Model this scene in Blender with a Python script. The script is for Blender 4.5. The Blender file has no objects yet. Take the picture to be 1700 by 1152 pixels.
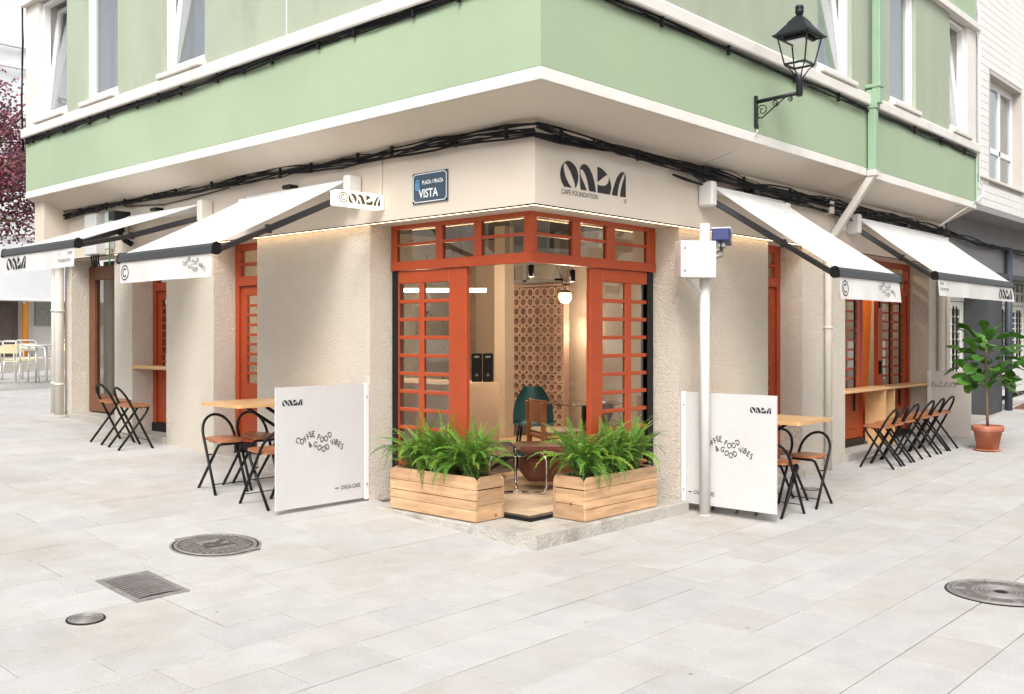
import bpy, bmesh, math, random
from mathutils import Vector, Matrix, Quaternion
from mathutils.geometry import tessellate_polygon

SC = bpy.context.scene
COL = SC.collection
R = math.radians
random.seed(7)

# ------------------------------------------------------------------ camera, sky, sun, exposure
# world axes: x runs along the right-hand facade, y along the left-hand facade, origin = fascia corner
cam_d = bpy.data.cameras.new('camera')
cam_d.sensor_width = 36.0
cam_d.lens = 34.2
cam_d.shift_y = -20.0 / 1700.0
cam_d.clip_end = 400.0
cam = bpy.data.objects.new('camera', cam_d)
COL.objects.link(cam)
CAM = Vector((-5.2874, -4.5902, 1.55))
cam.location = CAM
cam.rotation_euler = (R(90), 0, R(-47.691))
SC.camera = cam

w = bpy.data.worlds.new('World'); SC.world = w; w.use_nodes = True
nt = w.node_tree; nt.nodes.clear()
sky = nt.nodes.new('ShaderNodeTexSky'); sky.sky_type = 'NISHITA'; sky.sun_disc = False
SUN_DIR = Vector((-0.80, -0.55, 0.98)).normalized()
sky.sun_elevation = math.asin(SUN_DIR.z)
sky.sun_rotation = math.atan2(SUN_DIR.x, SUN_DIR.y)
sky.air_density = 1.0; sky.dust_density = 3.0; sky.ozone_density = 1.0
hs = nt.nodes.new('ShaderNodeHueSaturation'); hs.inputs['Saturation'].default_value = 0.16   # overcast
bg = nt.nodes.new('ShaderNodeBackground'); bg.inputs['Strength'].default_value = 0.135
wo = nt.nodes.new('ShaderNodeOutputWorld')
nt.links.new(sky.outputs[0], hs.inputs['Color']); nt.links.new(hs.outputs[0], bg.inputs[0]); nt.links.new(bg.outputs[0], wo.inputs[0])

sun_d = bpy.data.lights.new('sun', 'SUN'); sun_d.energy = 1.5; sun_d.angle = R(25); sun_d.color = (1.0, 0.975, 0.94)
sun = bpy.data.objects.new('sun', sun_d); COL.objects.link(sun)
sun.rotation_euler = SUN_DIR.to_track_quat('Z', 'Y').to_euler()
sun.location = (-8, -4, 14)

SC.view_settings.view_transform = 'Standard'
SC.view_settings.look = 'None'
SC.view_settings.exposure = 0.86
SC.view_settings.gamma = 1.0
SC.render.engine = 'CYCLES'
SC.cycles.max_bounces = 8
SC.cycles.transparent_max_bounces = 16
SC.cycles.use_denoising = True
SC.cycles.sample_clamp_indirect = 6.0

# ------------------------------------------------------------------ materials
MATS = {}
def srgb(r, g, b):
    f = lambda c: (c / 255 / 12.92) if c / 255 <= 0.04045 else (((c / 255) + 0.055) / 1.055) ** 2.4
    return (f(r), f(g), f(b))
def mat(name, col, rough=0.6, metal=0.0, var=0.0, vscale=4.0, bump=None, col2=None, c2scale=2.0, c2lo=0.5, c2hi=0.7, stretch=None, attr=False, rand=0.0, spec=0.5, coat=0.0, transl=0.0, speck=None, spots=None):
    """speck = (scale, amount) fine grain; spots = (scale, threshold, colour) scattered marks; col2 = stain colour; bump = list of (kind, scale, strength, distance)."""
    m = bpy.data.materials.new(name); m.use_nodes = True
    n = m.node_tree.nodes; l = m.node_tree.links
    p = n['Principled BSDF']
    p.inputs['Roughness'].default_value = rough; p.inputs['Metallic'].default_value = metal
    p.inputs['Specular IOR Level'].default_value = spec
    p.inputs['Coat Weight'].default_value = coat
    tc = n.new('ShaderNodeTexCoord'); vec = tc.outputs['Object']
    if stretch:
        mp = n.new('ShaderNodeMapping'); mp.inputs['Scale'].default_value = stretch
        l.new(vec, mp.inputs['Vector']); vec = mp.outputs[0]
    base = n.new('ShaderNodeRGB'); base.outputs[0].default_value = (*col, 1); out = base.outputs[0]
    if attr:
        a = n.new('ShaderNodeAttribute'); a.attribute_name = 'tint'
        mx = n.new('ShaderNodeMix'); mx.data_type = 'RGBA'; mx.blend_type = 'MULTIPLY'; mx.inputs['Factor'].default_value = 1
        l.new(out, mx.inputs['A']); l.new(a.outputs['Color'], mx.inputs['B']); out = mx.outputs['Result']
    if col2:
        nz = n.new('ShaderNodeTexNoise'); nz.inputs['Scale'].default_value = c2scale; nz.inputs['Detail'].default_value = 6; nz.inputs['Roughness'].default_value = 0.62
        l.new(vec, nz.inputs['Vector'])
        rp = n.new('ShaderNodeMapRange'); rp.inputs['From Min'].default_value = c2lo; rp.inputs['From Max'].default_value = c2hi
        l.new(nz.outputs['Fac'], rp.inputs['Value'])
        mx = n.new('ShaderNodeMix'); mx.data_type = 'RGBA'
        l.new(rp.outputs[0], mx.inputs['Factor']); l.new(out, mx.inputs['A']); mx.inputs['B'].default_value = (*col2, 1); out = mx.outputs['Result']
    if var or rand:
        nz = n.new('ShaderNodeTexNoise'); nz.inputs['Scale'].default_value = vscale; nz.inputs['Detail'].default_value = 5
        l.new(vec, nz.inputs['Vector'])
        rp = n.new('ShaderNodeMapRange'); rp.inputs['From Min'].default_value = 0.25; rp.inputs['From Max'].default_value = 0.75
        rp.inputs['To Min'].default_value = 1 - var; rp.inputs['To Max'].default_value = 1 + var
        l.new(nz.outputs['Fac'], rp.inputs['Value']); val = rp.outputs[0]
        if rand:
            oi = n.new('ShaderNodeObjectInfo'); r2 = n.new('ShaderNodeMapRange')
            r2.inputs['To Min'].default_value = 1 - rand; r2.inputs['To Max'].default_value = 1 + rand
            l.new(oi.outputs['Random'], r2.inputs['Value'])
            mm = n.new('ShaderNodeMath'); mm.operation = 'MULTIPLY'; l.new(val, mm.inputs[0]); l.new(r2.outputs[0], mm.inputs[1]); val = mm.outputs[0]
        mx = n.new('ShaderNodeMix'); mx.data_type = 'RGBA'; mx.blend_type = 'MULTIPLY'; mx.inputs['Factor'].default_value = 1
        cb = n.new('ShaderNodeCombineColor'); [l.new(val, cb.inputs[i]) for i in range(3)]
        l.new(out, mx.inputs['A']); l.new(cb.outputs[0], mx.inputs['B']); out = mx.outputs['Result']
    if spots:
        nz = n.new('ShaderNodeTexVoronoi'); nz.inputs['Scale'].default_value = spots[0]; nz.inputs['Randomness'].default_value = 1; l.new(tc.outputs['Object'], nz.inputs['Vector'])
        rp = n.new('ShaderNodeMapRange'); rp.inputs['From Min'].default_value = spots[1]; rp.inputs['From Max'].default_value = spots[1] * .55; l.new(nz.outputs['Distance'], rp.inputs['Value'])
        gt_ = n.new('ShaderNodeMath'); gt_.operation = 'GREATER_THAN'; gt_.inputs[1].default_value = .55; l.new(nz.outputs['Color'], gt_.inputs[0])
        mu = n.new('ShaderNodeMath'); mu.operation = 'MULTIPLY'; l.new(rp.outputs[0], mu.inputs[0]); l.new(gt_.outputs[0], mu.inputs[1])
        mx = n.new('ShaderNodeMix'); mx.data_type = 'RGBA'; l.new(mu.outputs[0], mx.inputs['Factor']); l.new(out, mx.inputs['A']); mx.inputs['B'].default_value = (*spots[2], 1); out = mx.outputs['Result']
    if speck:
        nz = n.new('ShaderNodeTexNoise'); nz.inputs['Scale'].default_value = speck[0]; nz.inputs['Detail'].default_value = 3; nz.inputs['Roughness'].default_value = .75; l.new(tc.outputs['Object'], nz.inputs['Vector'])
        rp = n.new('ShaderNodeMapRange'); rp.inputs['From Min'].default_value = .3; rp.inputs['From Max'].default_value = .7; rp.inputs['To Min'].default_value = 1 - speck[1]; rp.inputs['To Max'].default_value = 1 + speck[1]; l.new(nz.outputs['Fac'], rp.inputs['Value'])
        cb = n.new('ShaderNodeCombineColor'); [l.new(rp.outputs[0], cb.inputs[i]) for i in range(3)]
        mx = n.new('ShaderNodeMix'); mx.data_type = 'RGBA'; mx.blend_type = 'MULTIPLY'; mx.inputs['Factor'].default_value = 1; l.new(out, mx.inputs['A']); l.new(cb.outputs[0], mx.inputs['B']); out = mx.outputs['Result']
    l.new(out, p.inputs['Base Color'])
    nrm = None
    for kind, sc_, st, dist in (bump or []):
        if kind == 'noise':
            t = n.new('ShaderNodeTexNoise'); t.inputs['Scale'].default_value = sc_; t.inputs['Detail'].default_value = 3; h = t.outputs['Fac']
        elif kind == 'worm':
            t = n.new('ShaderNodeTexNoise'); t.inputs['Scale'].default_value = sc_; t.inputs['Detail'].default_value = 1.5; t.inputs['Distortion'].default_value = 1.2
            r3 = n.new('ShaderNodeMapRange'); r3.inputs['From Min'].default_value = 0.38; r3.inputs['From Max'].default_value = 0.62; r3.interpolation_type = 'SMOOTHSTEP'
            l.new(t.outputs['Fac'], r3.inputs['Value']); h = r3.outputs[0]
        else:
            t = n.new('ShaderNodeTexVoronoi'); t.inputs['Scale'].default_value = sc_; h = t.outputs['Distance']
        l.new(vec, t.inputs['Vector'])
        b = n.new('ShaderNodeBump'); b.inputs['Strength'].default_value = st; b.inputs['Distance'].default_value = dist
        l.new(h, b.inputs['Height'])
        if nrm: l.new(nrm, b.inputs['Normal'])
        nrm = b.outputs[0]
    if nrm: l.new(nrm, p.inputs['Normal'])
    if transl:
        ts = n.new('ShaderNodeBsdfTranslucent'); l.new(out, ts.inputs['Color'])
        if nrm: l.new(nrm, ts.inputs['Normal'])
        ms = n.new('ShaderNodeMixShader'); ms.inputs[0].default_value = transl
        l.new(p.outputs[0], ms.inputs[1]); l.new(ts.outputs[0], ms.inputs[2]); l.new(ms.outputs[0], n['Material Output'].inputs['Surface'])
    MATS[name] = m
    return m
def emat(name, col, strength):
    m = bpy.data.materials.new(name); m.use_nodes = True
    p = m.node_tree.nodes['Principled BSDF']
    p.inputs['Base Color'].default_value = (*col, 1); p.inputs['Emission Color'].default_value = (*col, 1); p.inputs['Emission Strength'].default_value = strength
    MATS[name] = m; return m
def gmat(name, tint, rough=0.01, lo=0.05, hi=1.0):
    """thin pane: see-through, mirror-like by Fresnel"""
    m = bpy.data.materials.new(name); m.use_nodes = True
    n = m.node_tree.nodes; l = m.node_tree.links; n.remove(n['Principled BSDF'])
    ge = n.new('ShaderNodeNewGeometry'); dt = n.new('ShaderNodeVectorMath'); dt.operation = 'DOT_PRODUCT'
    l.new(ge.outputs['Normal'], dt.inputs[0]); l.new(ge.outputs['Incoming'], dt.inputs[1])
    ab = n.new('ShaderNodeMath'); ab.operation = 'ABSOLUTE'; l.new(dt.outputs['Value'], ab.inputs[0])
    om = n.new('ShaderNodeMath'); om.operation = 'SUBTRACT'; om.inputs[0].default_value = 1; l.new(ab.outputs[0], om.inputs[1])
    pw = n.new('ShaderNodeMath'); pw.operation = 'POWER'; pw.inputs[1].default_value = 4; l.new(om.outputs[0], pw.inputs[0])
    mr = n.new('ShaderNodeMapRange'); mr.inputs['To Min'].default_value = lo; mr.inputs['To Max'].default_value = hi; l.new(pw.outputs[0], mr.inputs['Value'])
    tr = n.new('ShaderNodeBsdfTransparent'); tr.inputs[0].default_value = (*tint, 1)
    gl = n.new('ShaderNodeBsdfGlossy'); gl.inputs['Roughness'].default_value = rough
    ms = n.new('ShaderNodeMixShader'); l.new(mr.outputs[0], ms.inputs[0]); l.new(tr.outputs[0], ms.inputs[1]); l.new(gl.outputs[0], ms.inputs[2])
    l.new(ms.outputs[0], n['Material Output'].inputs['Surface']); MATS[name] = m; return m

mat('stucco', (.75, .675, .575), .92, var=.04, vscale=1.8, bump=[('noise', 78, 1.0, .028), ('worm', 60, .4, .008)], col2=(.66, .58, .48), c2scale=.9, c2lo=.52, c2hi=.85, speck=(70, .06))
mat('render_smooth', (.64, .56, .47), .75, var=.04, vscale=1.5, bump=[('noise', 35, .10, .004)], col2=(.56, .50, .42), c2scale=1.4, c2lo=.56, c2hi=.9)
mat('green', (.335, .43, .29), .7, var=.04, vscale=.9, bump=[('noise', 60, .12, .004), ('noise', 9, .06, .01)], col2=(.375, .465, .31), c2scale=.8, c2lo=.4, c2hi=.75, speck=(70, .035))
mat('green_dull', (.37, .415, .315), .75, var=.07, vscale=1.5, bump=[('noise', 60, .10, .004)], col2=(.29, .305, .22), c2scale=1.3, c2lo=.55, c2hi=.85, stretch=(1.6, 1.6, .7), speck=(70, .05))
mat('green_pipe', (.28, .41, .28), .45, var=.05)
mat('sill', (.72, .69, .64), .8, var=.06, vscale=3, bump=[('noise', 50, .2, .004)], col2=(.55, .51, .45), c2scale=2.2, c2lo=.55, c2hi=.85)
mat('white_paint', (.66, .645, .615), .45, var=.03, bump=[('noise', 30, .05, .002)])
mat('white_pvc', (.82, .82, .82), .3, var=.02)
mat('cream_pipe', (.66, .62, .55), .45, var=.05)
mat('orange', (.37, .056, .014), .45, var=.09, vscale=5, bump=[('noise', 26, .12, .002), ('noise', 120, .08, .001)], speck=(60, .05))
mat('brown_wood', (.16, .062, .028), .5, var=.25, vscale=6, stretch=(8, 8, 1), bump=[('noise', 20, .15, .002)])
mat('black_metal', (.009, .0095, .010), .42, var=.1, spec=.22)
mat('anthracite', (.042, .043, .046), .42, var=.08, spec=.35)
mat('lamp_iron', (.012, .014, .017), .42, var=.15, vscale=12, spec=.35)
mat('cable', (.009, .009, .010), .6, var=.3, vscale=14, spec=.2)
mat('fabric', (.84, .84, .83), .85, var=.02, vscale=2, bump=[('noise', 5, .12, .02), ('noise', 400, .1, .001)], transl=.30)
mat('banner', (.60, .59, .585), .7, var=.025, vscale=2, bump=[('noise', 4.5, .32, .02), ('noise', 14, .16, .006)], speck=(90, .02))
mat('fabric_seam', (.70, .695, .68), .85, transl=.15)
mat('banner_back', (.70, .655, .61), .7, var=.02, vscale=2, bump=[('noise', 6, .25, .02)])
mat('ink', (.018, .017, .018), .6)
mat('ink_soft', (.10, .095, .10), .6)
mat('ink_faded', (.42, .38, .355), .7)
mat('ink_gold', (.30, .20, .06), .6)
mat('ink_olive', (.085, .07, .035), .6)
mat('plate_blue', (.022, .050, .085), .25, var=.08, vscale=9, coat=.5)
mat('plate_white', (.78, .80, .80), .35)
mat('plate_crest', (.10, .30, .52), .35)
mat('plywood', (.66, .40, .19), .42, var=.12, vscale=2.5, stretch=(1, 9, 9), bump=[('noise', 12, .08, .002)], coat=.15)
mat('table_wood', (.62, .37, .17), .4, var=.10, vscale=3, stretch=(1.2, 9, 9), coat=.25)
mat('seat_wood', (.36, .135, .055), .42, var=.16, vscale=5, stretch=(1.5, 10, 4), coat=.2, rand=.1)
mat('crate_wood', (.53, .325, .18), .78, var=.34, vscale=3.0, stretch=(1, 1, 8), rand=.2, bump=[('noise', 14, .35, .005)], col2=(.42, .235, .115), c2scale=1.8, c2lo=.55, c2hi=.75, speck=(120, .10), spots=(6, .11, (.20, .10, .05)))
mat('pot_plastic', (.022, .024, .026), .5, var=.2)
mat('soil', (.05, .035, .025), .95, var=.3, vscale=30, bump=[('noise', 60, .8, .01)])
mat('fern', (.115, .275, .042), .5, var=.35, vscale=9, attr=True, transl=.35)
mat('fern_stem', (.10, .16, .03), .5)
mat('fig_leaf', (.075, .20, .03), .26, var=.25, vscale=6, rand=.35, transl=.2, bump=[('noise', 30, .3, .004)])
mat('bark', (.24, .155, .085), .85, var=.25, vscale=12, bump=[('noise', 30, .4, .006)])
mat('terracotta', (.46, .15, .08), .75, var=.14, vscale=6, col2=(.60, .36, .26), c2scale=2.8, c2lo=.48, c2hi=.66, speck=(120, .08))
mat('plum_leaf', (.17, .068, .088), .38, var=.4, vscale=2, attr=True, transl=.25)
mat('slab', (.462, .453, .443), .8, var=.075, vscale=5.0, attr=True, bump=[('noise', 220, .25, .002), ('noise', 18, .06, .004)], col2=(.40, .355, .305), c2scale=.8, c2lo=.50, c2hi=.80, speck=(110, .14), spots=(3.2, .05, (.27, .25, .23)))
mat('mortar', (.14, .118, .098), .95, var=.45, vscale=1.2, bump=[('noise', 120, .5, .004)])
mat('ground_far', (.53, .50, .465), .85, var=.10, vscale=.6)
mat('granite_step', (.47, .44, .395), .85, var=.10, vscale=12, bump=[('noise', 45, .9, .014), ('noise', 220, .4, .003)], col2=(.28, .245, .20), c2scale=4.0, c2lo=.50, c2hi=.78, speck=(190, .22))
mat('granite_sill', (.40, .37, .33), .85, var=.15, vscale=25, bump=[('noise', 90, .4, .004)])
mat('cast_iron', (.27, .25, .245), .6, metal=.25, var=.25, vscale=16, col2=(.20, .165, .145), c2scale=7, c2lo=.5, c2hi=.75, speck=(150, .15))
mat('iron_mid', (.165, .15, .145), .62, metal=.25, var=.2, vscale=20)
mat('iron_dark', (.10, .088, .082), .65, metal=.2, var=.2, vscale=20)
mat('dark_void', (.010, .009, .009), .9)
mat('fascia_grey', (.235, .235, .24), .75, var=.08, vscale=2)
mat('charcoal', (.055, .058, .064), .65, var=.12, vscale=3)
mat('grey_soffit', (.30, .30, .305), .8, var=.06, vscale=1.5)
mat('blue_grey', (.045, .055, .075), .55, var=.12)
mat('tile_white', (.76, .745, .71), .35, var=.04, vscale=2)
mat('grout', (.50, .46, .42), .9)
mat('door_white', (.72, .71, .66), .45, var=.05)
gmat('glass', (.80, .82, .82), .008, .09, .95)
gmat('glass_dark', (.70, .69, .65), .01, .10, .95)
gmat('glass_up', (.80, .86, .88), .015, .42, .98)
gmat('acrylic', (.95, .96, .96), .02, .04, .6)
mat('curtain_white', (.48, .50, .52), .9, var=.05, vscale=3)
mat('curtain_orange', (.80, .23, .04), .8, var=.12, vscale=5, transl=.6)
mat('room_wall', (.50, .41, .325), .85, var=.07, vscale=1.6, bump=[('noise', 30, .08, .004)])
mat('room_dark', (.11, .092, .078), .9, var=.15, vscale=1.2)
mat('concrete', (.46, .40, .33), .85, var=.22, vscale=4, bump=[('noise', 25, .3, .006)], col2=(.09, .07, .05), c2scale=10, c2lo=.60, c2hi=.66)
mat('bar_clay', (.50, .36, .255), .8, var=.06, vscale=3)
mat('brick_clay', (.52, .35, .28), .8, var=.10, vscale=6, rand=.14)
mat('tile_floor', (.60, .44, .29), .45, var=.10, vscale=5, rand=.22)
mat('teal', (.010, .062, .075), .45, var=.1)
mat('walnut', (.30, .115, .045), .42, var=.2, vscale=5, stretch=(1, 8, 8))
mat('leather', (.10, .030, .016), .35, var=.18, vscale=5)
mat('cushion', (.45, .34, .24), .85, var=.08)
mat('chrome', (.62, .62, .63), .14, metal=1.0)
mat('alu', (.80, .80, .80), .32, metal=.55, var=.05)
mat('yellow', (.86, .77, .48), .5, var=.05)
mat('pipe_orange', (.80, .33, .035), .5, var=.06)
mat('net_white', (.86, .88, .91), .8, var=.05, vscale=1.5, bump=[('noise', 4, .3, .03)], transl=.2)
mat('far_wall', (.66, .65, .63), .9, var=.06, vscale=1)
mat('far_granite', (.27, .28, .25), .7, var=.4, vscale=40)
mat('far_door', (.10, .072, .062), .6, var=.15, vscale=3)
mat('opp_wall', (.60, .57, .52), .9, var=.06, vscale=.8)
mat('navy', (.018, .028, .14), .4)
mat('grey_box', (.58, .585, .57), .5, var=.04)
mat('steel', (.5, .5, .5), .35, metal=.9)
mat('green_wire', (.06, .30, .05), .5)
mat('paper_cup', (.72, .64, .52), .8)
emat('led', (1.0, .72, .42), 5.5)
emat('lightbox', (1.0, .93, .80), .55)
emat('globe_glow', (1.0, .64, .30), 1.0)
emat('tube_glow', (1.0, .80, .55), 9.0)
emat('shade_glow', (1.0, .72, .30), 2.2)
emat('lamp_lens', (.75, .75, .72), .12)

# ------------------------------------------------------------------ mesh helpers
class MB:
    def __init__(self): self.v = []; self.f = []; self.s = []; self.c = None
    def add(self, vs, fs, smooth=False):
        o = len(self.v); self.v += [tuple(p) for p in vs]; self.f += [tuple(i + o for i in q) for q in fs]; self.s += [smooth] * len(fs); return self
    def obox(self, c, hx, hy, hz, ax=(1, 0, 0), ay=(0, 1, 0), az=(0, 0, 1), ch=0.0):
        c = Vector(c); ax, ay, az = Vector(ax), Vector(ay), Vector(az)
        P = lambda a, b, d: c + ax * a + ay * b + az * d
        if ch <= 0 or ch >= min(hx, hy, hz):
            vs = [P(sx * hx, sy * hy, sz * hz) for sz in (-1, 1) for sy in (-1, 1) for sx in (-1, 1)]
            return self.add(vs, [(0, 2, 3, 1), (4, 5, 7, 6), (0, 1, 5, 4), (2, 6, 7, 3), (0, 4, 6, 2), (1, 3, 7, 5)])
        vs = []; idx = {}
        for sx in (-1, 1):
            for sy in (-1, 1):
                for sz in (-1, 1):
                    for k in range(3):
                        d = [hx, hy, hz]
                        for j in range(3):
                            if j != k: d[j] -= ch
                        idx[(sx, sy, sz, k)] = len(vs); vs.append(P(sx * d[0], sy * d[1], sz * d[2]))
        fs = []
        for k in range(3):
            for s in (-1, 1):
                q = []
                for (a, b) in ((-1, -1), (1, -1), (1, 1), (-1, 1)):
                    t = [0, 0, 0]; t[k] = s; t[(k + 1) % 3] = a; t[(k + 2) % 3] = b
                    q.append(idx[(*t, k)])
                fs.append(q if s > 0 else q[::-1])
        for k in range(3):
            k1, k2 = (k + 1) % 3, (k + 2) % 3
            for a in (-1, 1):
                for b in (-1, 1):
                    t0 = [0, 0, 0]; t0[k1] = a; t0[k2] = b; t1 = t0[:]; t0[k] = -1; t1[k] = 1
                    q = [idx[(*t0, k1)], idx[(*t1, k1)], idx[(*t1, k2)], idx[(*t0, k2)]]
                    fs.append(q if a * b < 0 else q[::-1])
        for sx in (-1, 1):
            for sy in (-1, 1):
                for sz in (-1, 1):
                    q = [idx[(sx, sy, sz, k)] for k in range(3)]
                    fs.append(q if sx * sy * sz > 0 else q[::-1])
        return self.add(vs, fs)
    def box(self, x0, x1, y0, y1, z0, z1, ch=0.0):
        return self.obox(((x0 + x1) / 2, (y0 + y1) / 2, (z0 + z1) / 2), abs(x1 - x0) / 2, abs(y1 - y0) / 2, abs(z1 - z0) / 2, ch=ch)
    def bar(self, a, b, w_, h_, up=(0, 0, 1), ch=0.0):
        a, b = Vector(a), Vector(b); d = b - a; L = d.length; d.normalize()
        s = d.cross(Vector(up)).normalized(); u = s.cross(d)
        return self.obox((a + b) / 2, L / 2, w_ / 2, h_ / 2, d, s, u, ch)
    def tube(self, pts, r, n=8, closed=False, caps=True):
        pts = [Vector(p) for p in pts]; N = len(pts)
        rr = r if isinstance(r, (list, tuple)) else [r] * N
        T = []
        for i in range(N):
            a = pts[(i - 1) % N] if (closed or i > 0) else pts[0]; b = pts[(i + 1) % N] if (closed or i < N - 1) else pts[-1]
            T.append((b - a).normalized())
        u = T[0].orthogonal().normalized(); vs = []
        for i in range(N):
            if i: u = (T[i - 1].rotation_difference(T[i]) @ u)
            u = (u - T[i] * u.dot(T[i])).normalized(); w_ = T[i].cross(u)
            vs += [pts[i] + (u * math.cos(2 * math.pi * k / n) + w_ * math.sin(2 * math.pi * k / n)) * rr[i] for k in range(n)]
        fs = []
        for i in range(N if closed else N - 1):
            j = (i + 1) % N
            fs += [(i * n + k, i * n + (k + 1) % n, j * n + (k + 1) % n, j * n + k) for k in range(n)]
        self.add(vs, fs, True)
        if caps and not closed:
            o = len(self.v) - len(vs)
            self.f += [tuple(o + k for k in range(n))[::-1], tuple(o + (N - 1) * n + k for k in range(n))]; self.s += [False, False]
        return self
    def lathe(self, prof, c=(0, 0, 0), n=20, smooth=True):
        c = Vector(c); vs = []
        for (r, z) in prof: vs += [c + Vector((r * math.cos(2 * math.pi * k / n), r * math.sin(2 * math.pi * k / n), z)) for k in range(n)]
        fs = [(i * n + k, i * n + (k + 1) % n, (i + 1) * n + (k + 1) % n, (i + 1) * n + k) for i in range(len(prof) - 1) for k in range(n)]
        self.add(vs, fs, smooth); o = len(self.v) - len(vs)
        self.f += [tuple(o + k for k in range(n))[::-1], tuple(o + (len(prof) - 1) * n + k for k in range(n))]; self.s += [False, False]
        return self
    def prism(self, poly, fn, t0, t1):
        """poly (a,b) extruded over t; fn(a,b,t) -> point"""
        n = len(poly)
        ar = sum(poly[i][0] * poly[(i + 1) % n][1] - poly[(i + 1) % n][0] * poly[i][1] for i in range(n))
        if ar < 0: poly = poly[::-1]
        tri = tessellate_polygon([[Vector((a, b, 0)) for a, b in poly]])
        vs = [fn(a, b, t0) for a, b in poly] + [fn(a, b, t1) for a, b in poly]
        fs = [tuple(t)[::-1] for t in tri] + [tuple(i + n for i in t) for t in tri] + [(i, (i + 1) % n, (i + 1) % n + n, i + n) for i in range(n)]
        return self.add(vs, fs)
    def build(self, name, m, parent=None, sm=False, tint=None, fixn=False):
        me = bpy.data.meshes.new(name)
        rl = ROOT.get(parent.name, Vector()) if parent else Vector()
        me.from_pydata([tuple(Vector(p) - rl) for p in self.v], [], self.f)
        me.polygons.foreach_set('use_smooth', [True] * len(self.f) if sm else self.s)
        if fixn:
            bm = bmesh.new(); bm.from_mesh(me); bmesh.ops.recalc_face_normals(bm, faces=bm.faces[:]); bm.to_mesh(me); bm.free()
        if tint is not None:
            at = me.color_attributes.new('tint', 'FLOAT_COLOR', 'POINT')
            at.data.foreach_set('color', [c for t in tint for c in (*t, 1.0)])
        me.materials.append(MATS[m]); me.update()
        o = bpy.data.objects.new(name, me); COL.objects.link(o)
        if parent:
            o.parent = parent; ROOT[o.name] = rl
        else: ROOT[o.name] = Vector()
        return o
ROOT = {}
def thing(name, label, cat, loc=(0, 0, 0), group=None, rot=None):
    o = bpy.data.objects.new(name, None); COL.objects.link(o); o.empty_display_size = .1
    o.location = loc; ROOT[o.name] = Vector(loc); o['label'] = label; o['category'] = cat
    if group: o['group'] = group
    return o
def tag(o, label, cat, group=None):
    o['label'] = label; o['category'] = cat
    if group: o['group'] = group
    return o
def struct(o): o['kind'] = 'structure'; return o
def dup(root, label=None, group=None):
    r = root.copy(); COL.objects.link(r)
    if label: r['label'] = label
    if group: r['group'] = group
    for ch in [c for c in COL.objects if c.parent == root]:
        c = ch.copy(); COL.objects.link(c); c.parent = r
        for g in [q for q in COL.objects if q.parent == ch]:
            d = g.copy(); COL.objects.link(d); d.parent = c
    return r
def share(src, name, parent, M):
    """another piece with the same mesh; M = local matrix"""
    o = bpy.data.objects.new(name, src.data); COL.objects.link(o); o.parent = parent; o.matrix_local = M; ROOT[o.name] = ROOT.get(parent.name, Vector())
    return o
def F(side):
    """facade frame: (s along the facade, o outward, z) -> world"""
    if side == 'L': return lambda s, o, z: Vector((-o, s, z))
    return lambda s, o, z: Vector((s, -o, z))
def fbox(mb, side, s0, s1, o0, o1, z0, z1, ch=0.0):
    if side == 'L': return mb.box(-o1, -o0, s0, s1, z0, z1, ch)
    return mb.box(s0, s1, -o1, -o0, z0, z1, ch)
def sweep(mb, prof, ye=8.05, xe=8.58, closed=True):
    """profile of (outward, z) points swept round the corner, mitred"""
    vs = []
    for o, z in prof: vs += [(-o, ye, z), (-o, -o, z), (xe, -o, z)]
    n = len(prof); fs = []
    for i in range(n if closed else n - 1):
        j = (i + 1) % n
        for k in (0, 1): fs.append((i * 3 + k, i * 3 + k + 1, j * 3 + k + 1, j * 3 + k))
    if closed: fs += [tuple(i * 3 for i in range(n)), tuple(i * 3 + 2 for i in range(n))[::-1]]
    return mb.add(vs, fs)
def sp(t, w_): return w_ * math.log1p(math.exp(t / w_)) if t / w_ < 30 else t
def H(x, y):
    """paved ground: level at the corner, climbing along both streets"""
    return .067 * (sp(y - .15, .3) - sp(y - 9.3, 1.0)) + .047 * (sp(x - 3.7, .6) - sp(x - 20, 1.0))
_txt = {}
def text2d(s, size=1.0, bold=0.0):
    """flat (verts, tris) of a line of type, height of capitals = size"""
    k = (s, bold)
    if k not in _txt:
        cu = bpy.data.curves.new('type', 'FONT'); cu.body = s; cu.offset = bold; cu.resolution_u = 3
        o = bpy.data.objects.new('type', cu); COL.objects.link(o)
        me = bpy.data.meshes.new_from_object(o.evaluated_get(bpy.context.evaluated_depsgraph_get()))
        vs = [(v.co.x / .69, v.co.y / .69) for v in me.vertices]; fs = [tuple(p.vertices) for p in me.polygons]
        bpy.data.objects.remove(o); bpy.data.meshes.remove(me); _txt[k] = (vs, fs)
    vs, fs = _txt[k]
    return [(a * size, b * size) for a, b in vs], fs
def put2d(mb, data, fn):
    vs, fs = data
    return mb.add([fn(a, b) for a, b in vs], fs)
def shift(data, a, b, sx=1.0, sy=1.0, rot=0.0):
    c, s = math.cos(rot), math.sin(rot)
    return [((x * sx) * c - (y * sy) * s + a, (x * sx) * s + (y * sy) * c + b) for x, y in data[0]], data[1]
def width(data): return max(p[0] for p in data[0]) - min(p[0] for p in data[0])
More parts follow.
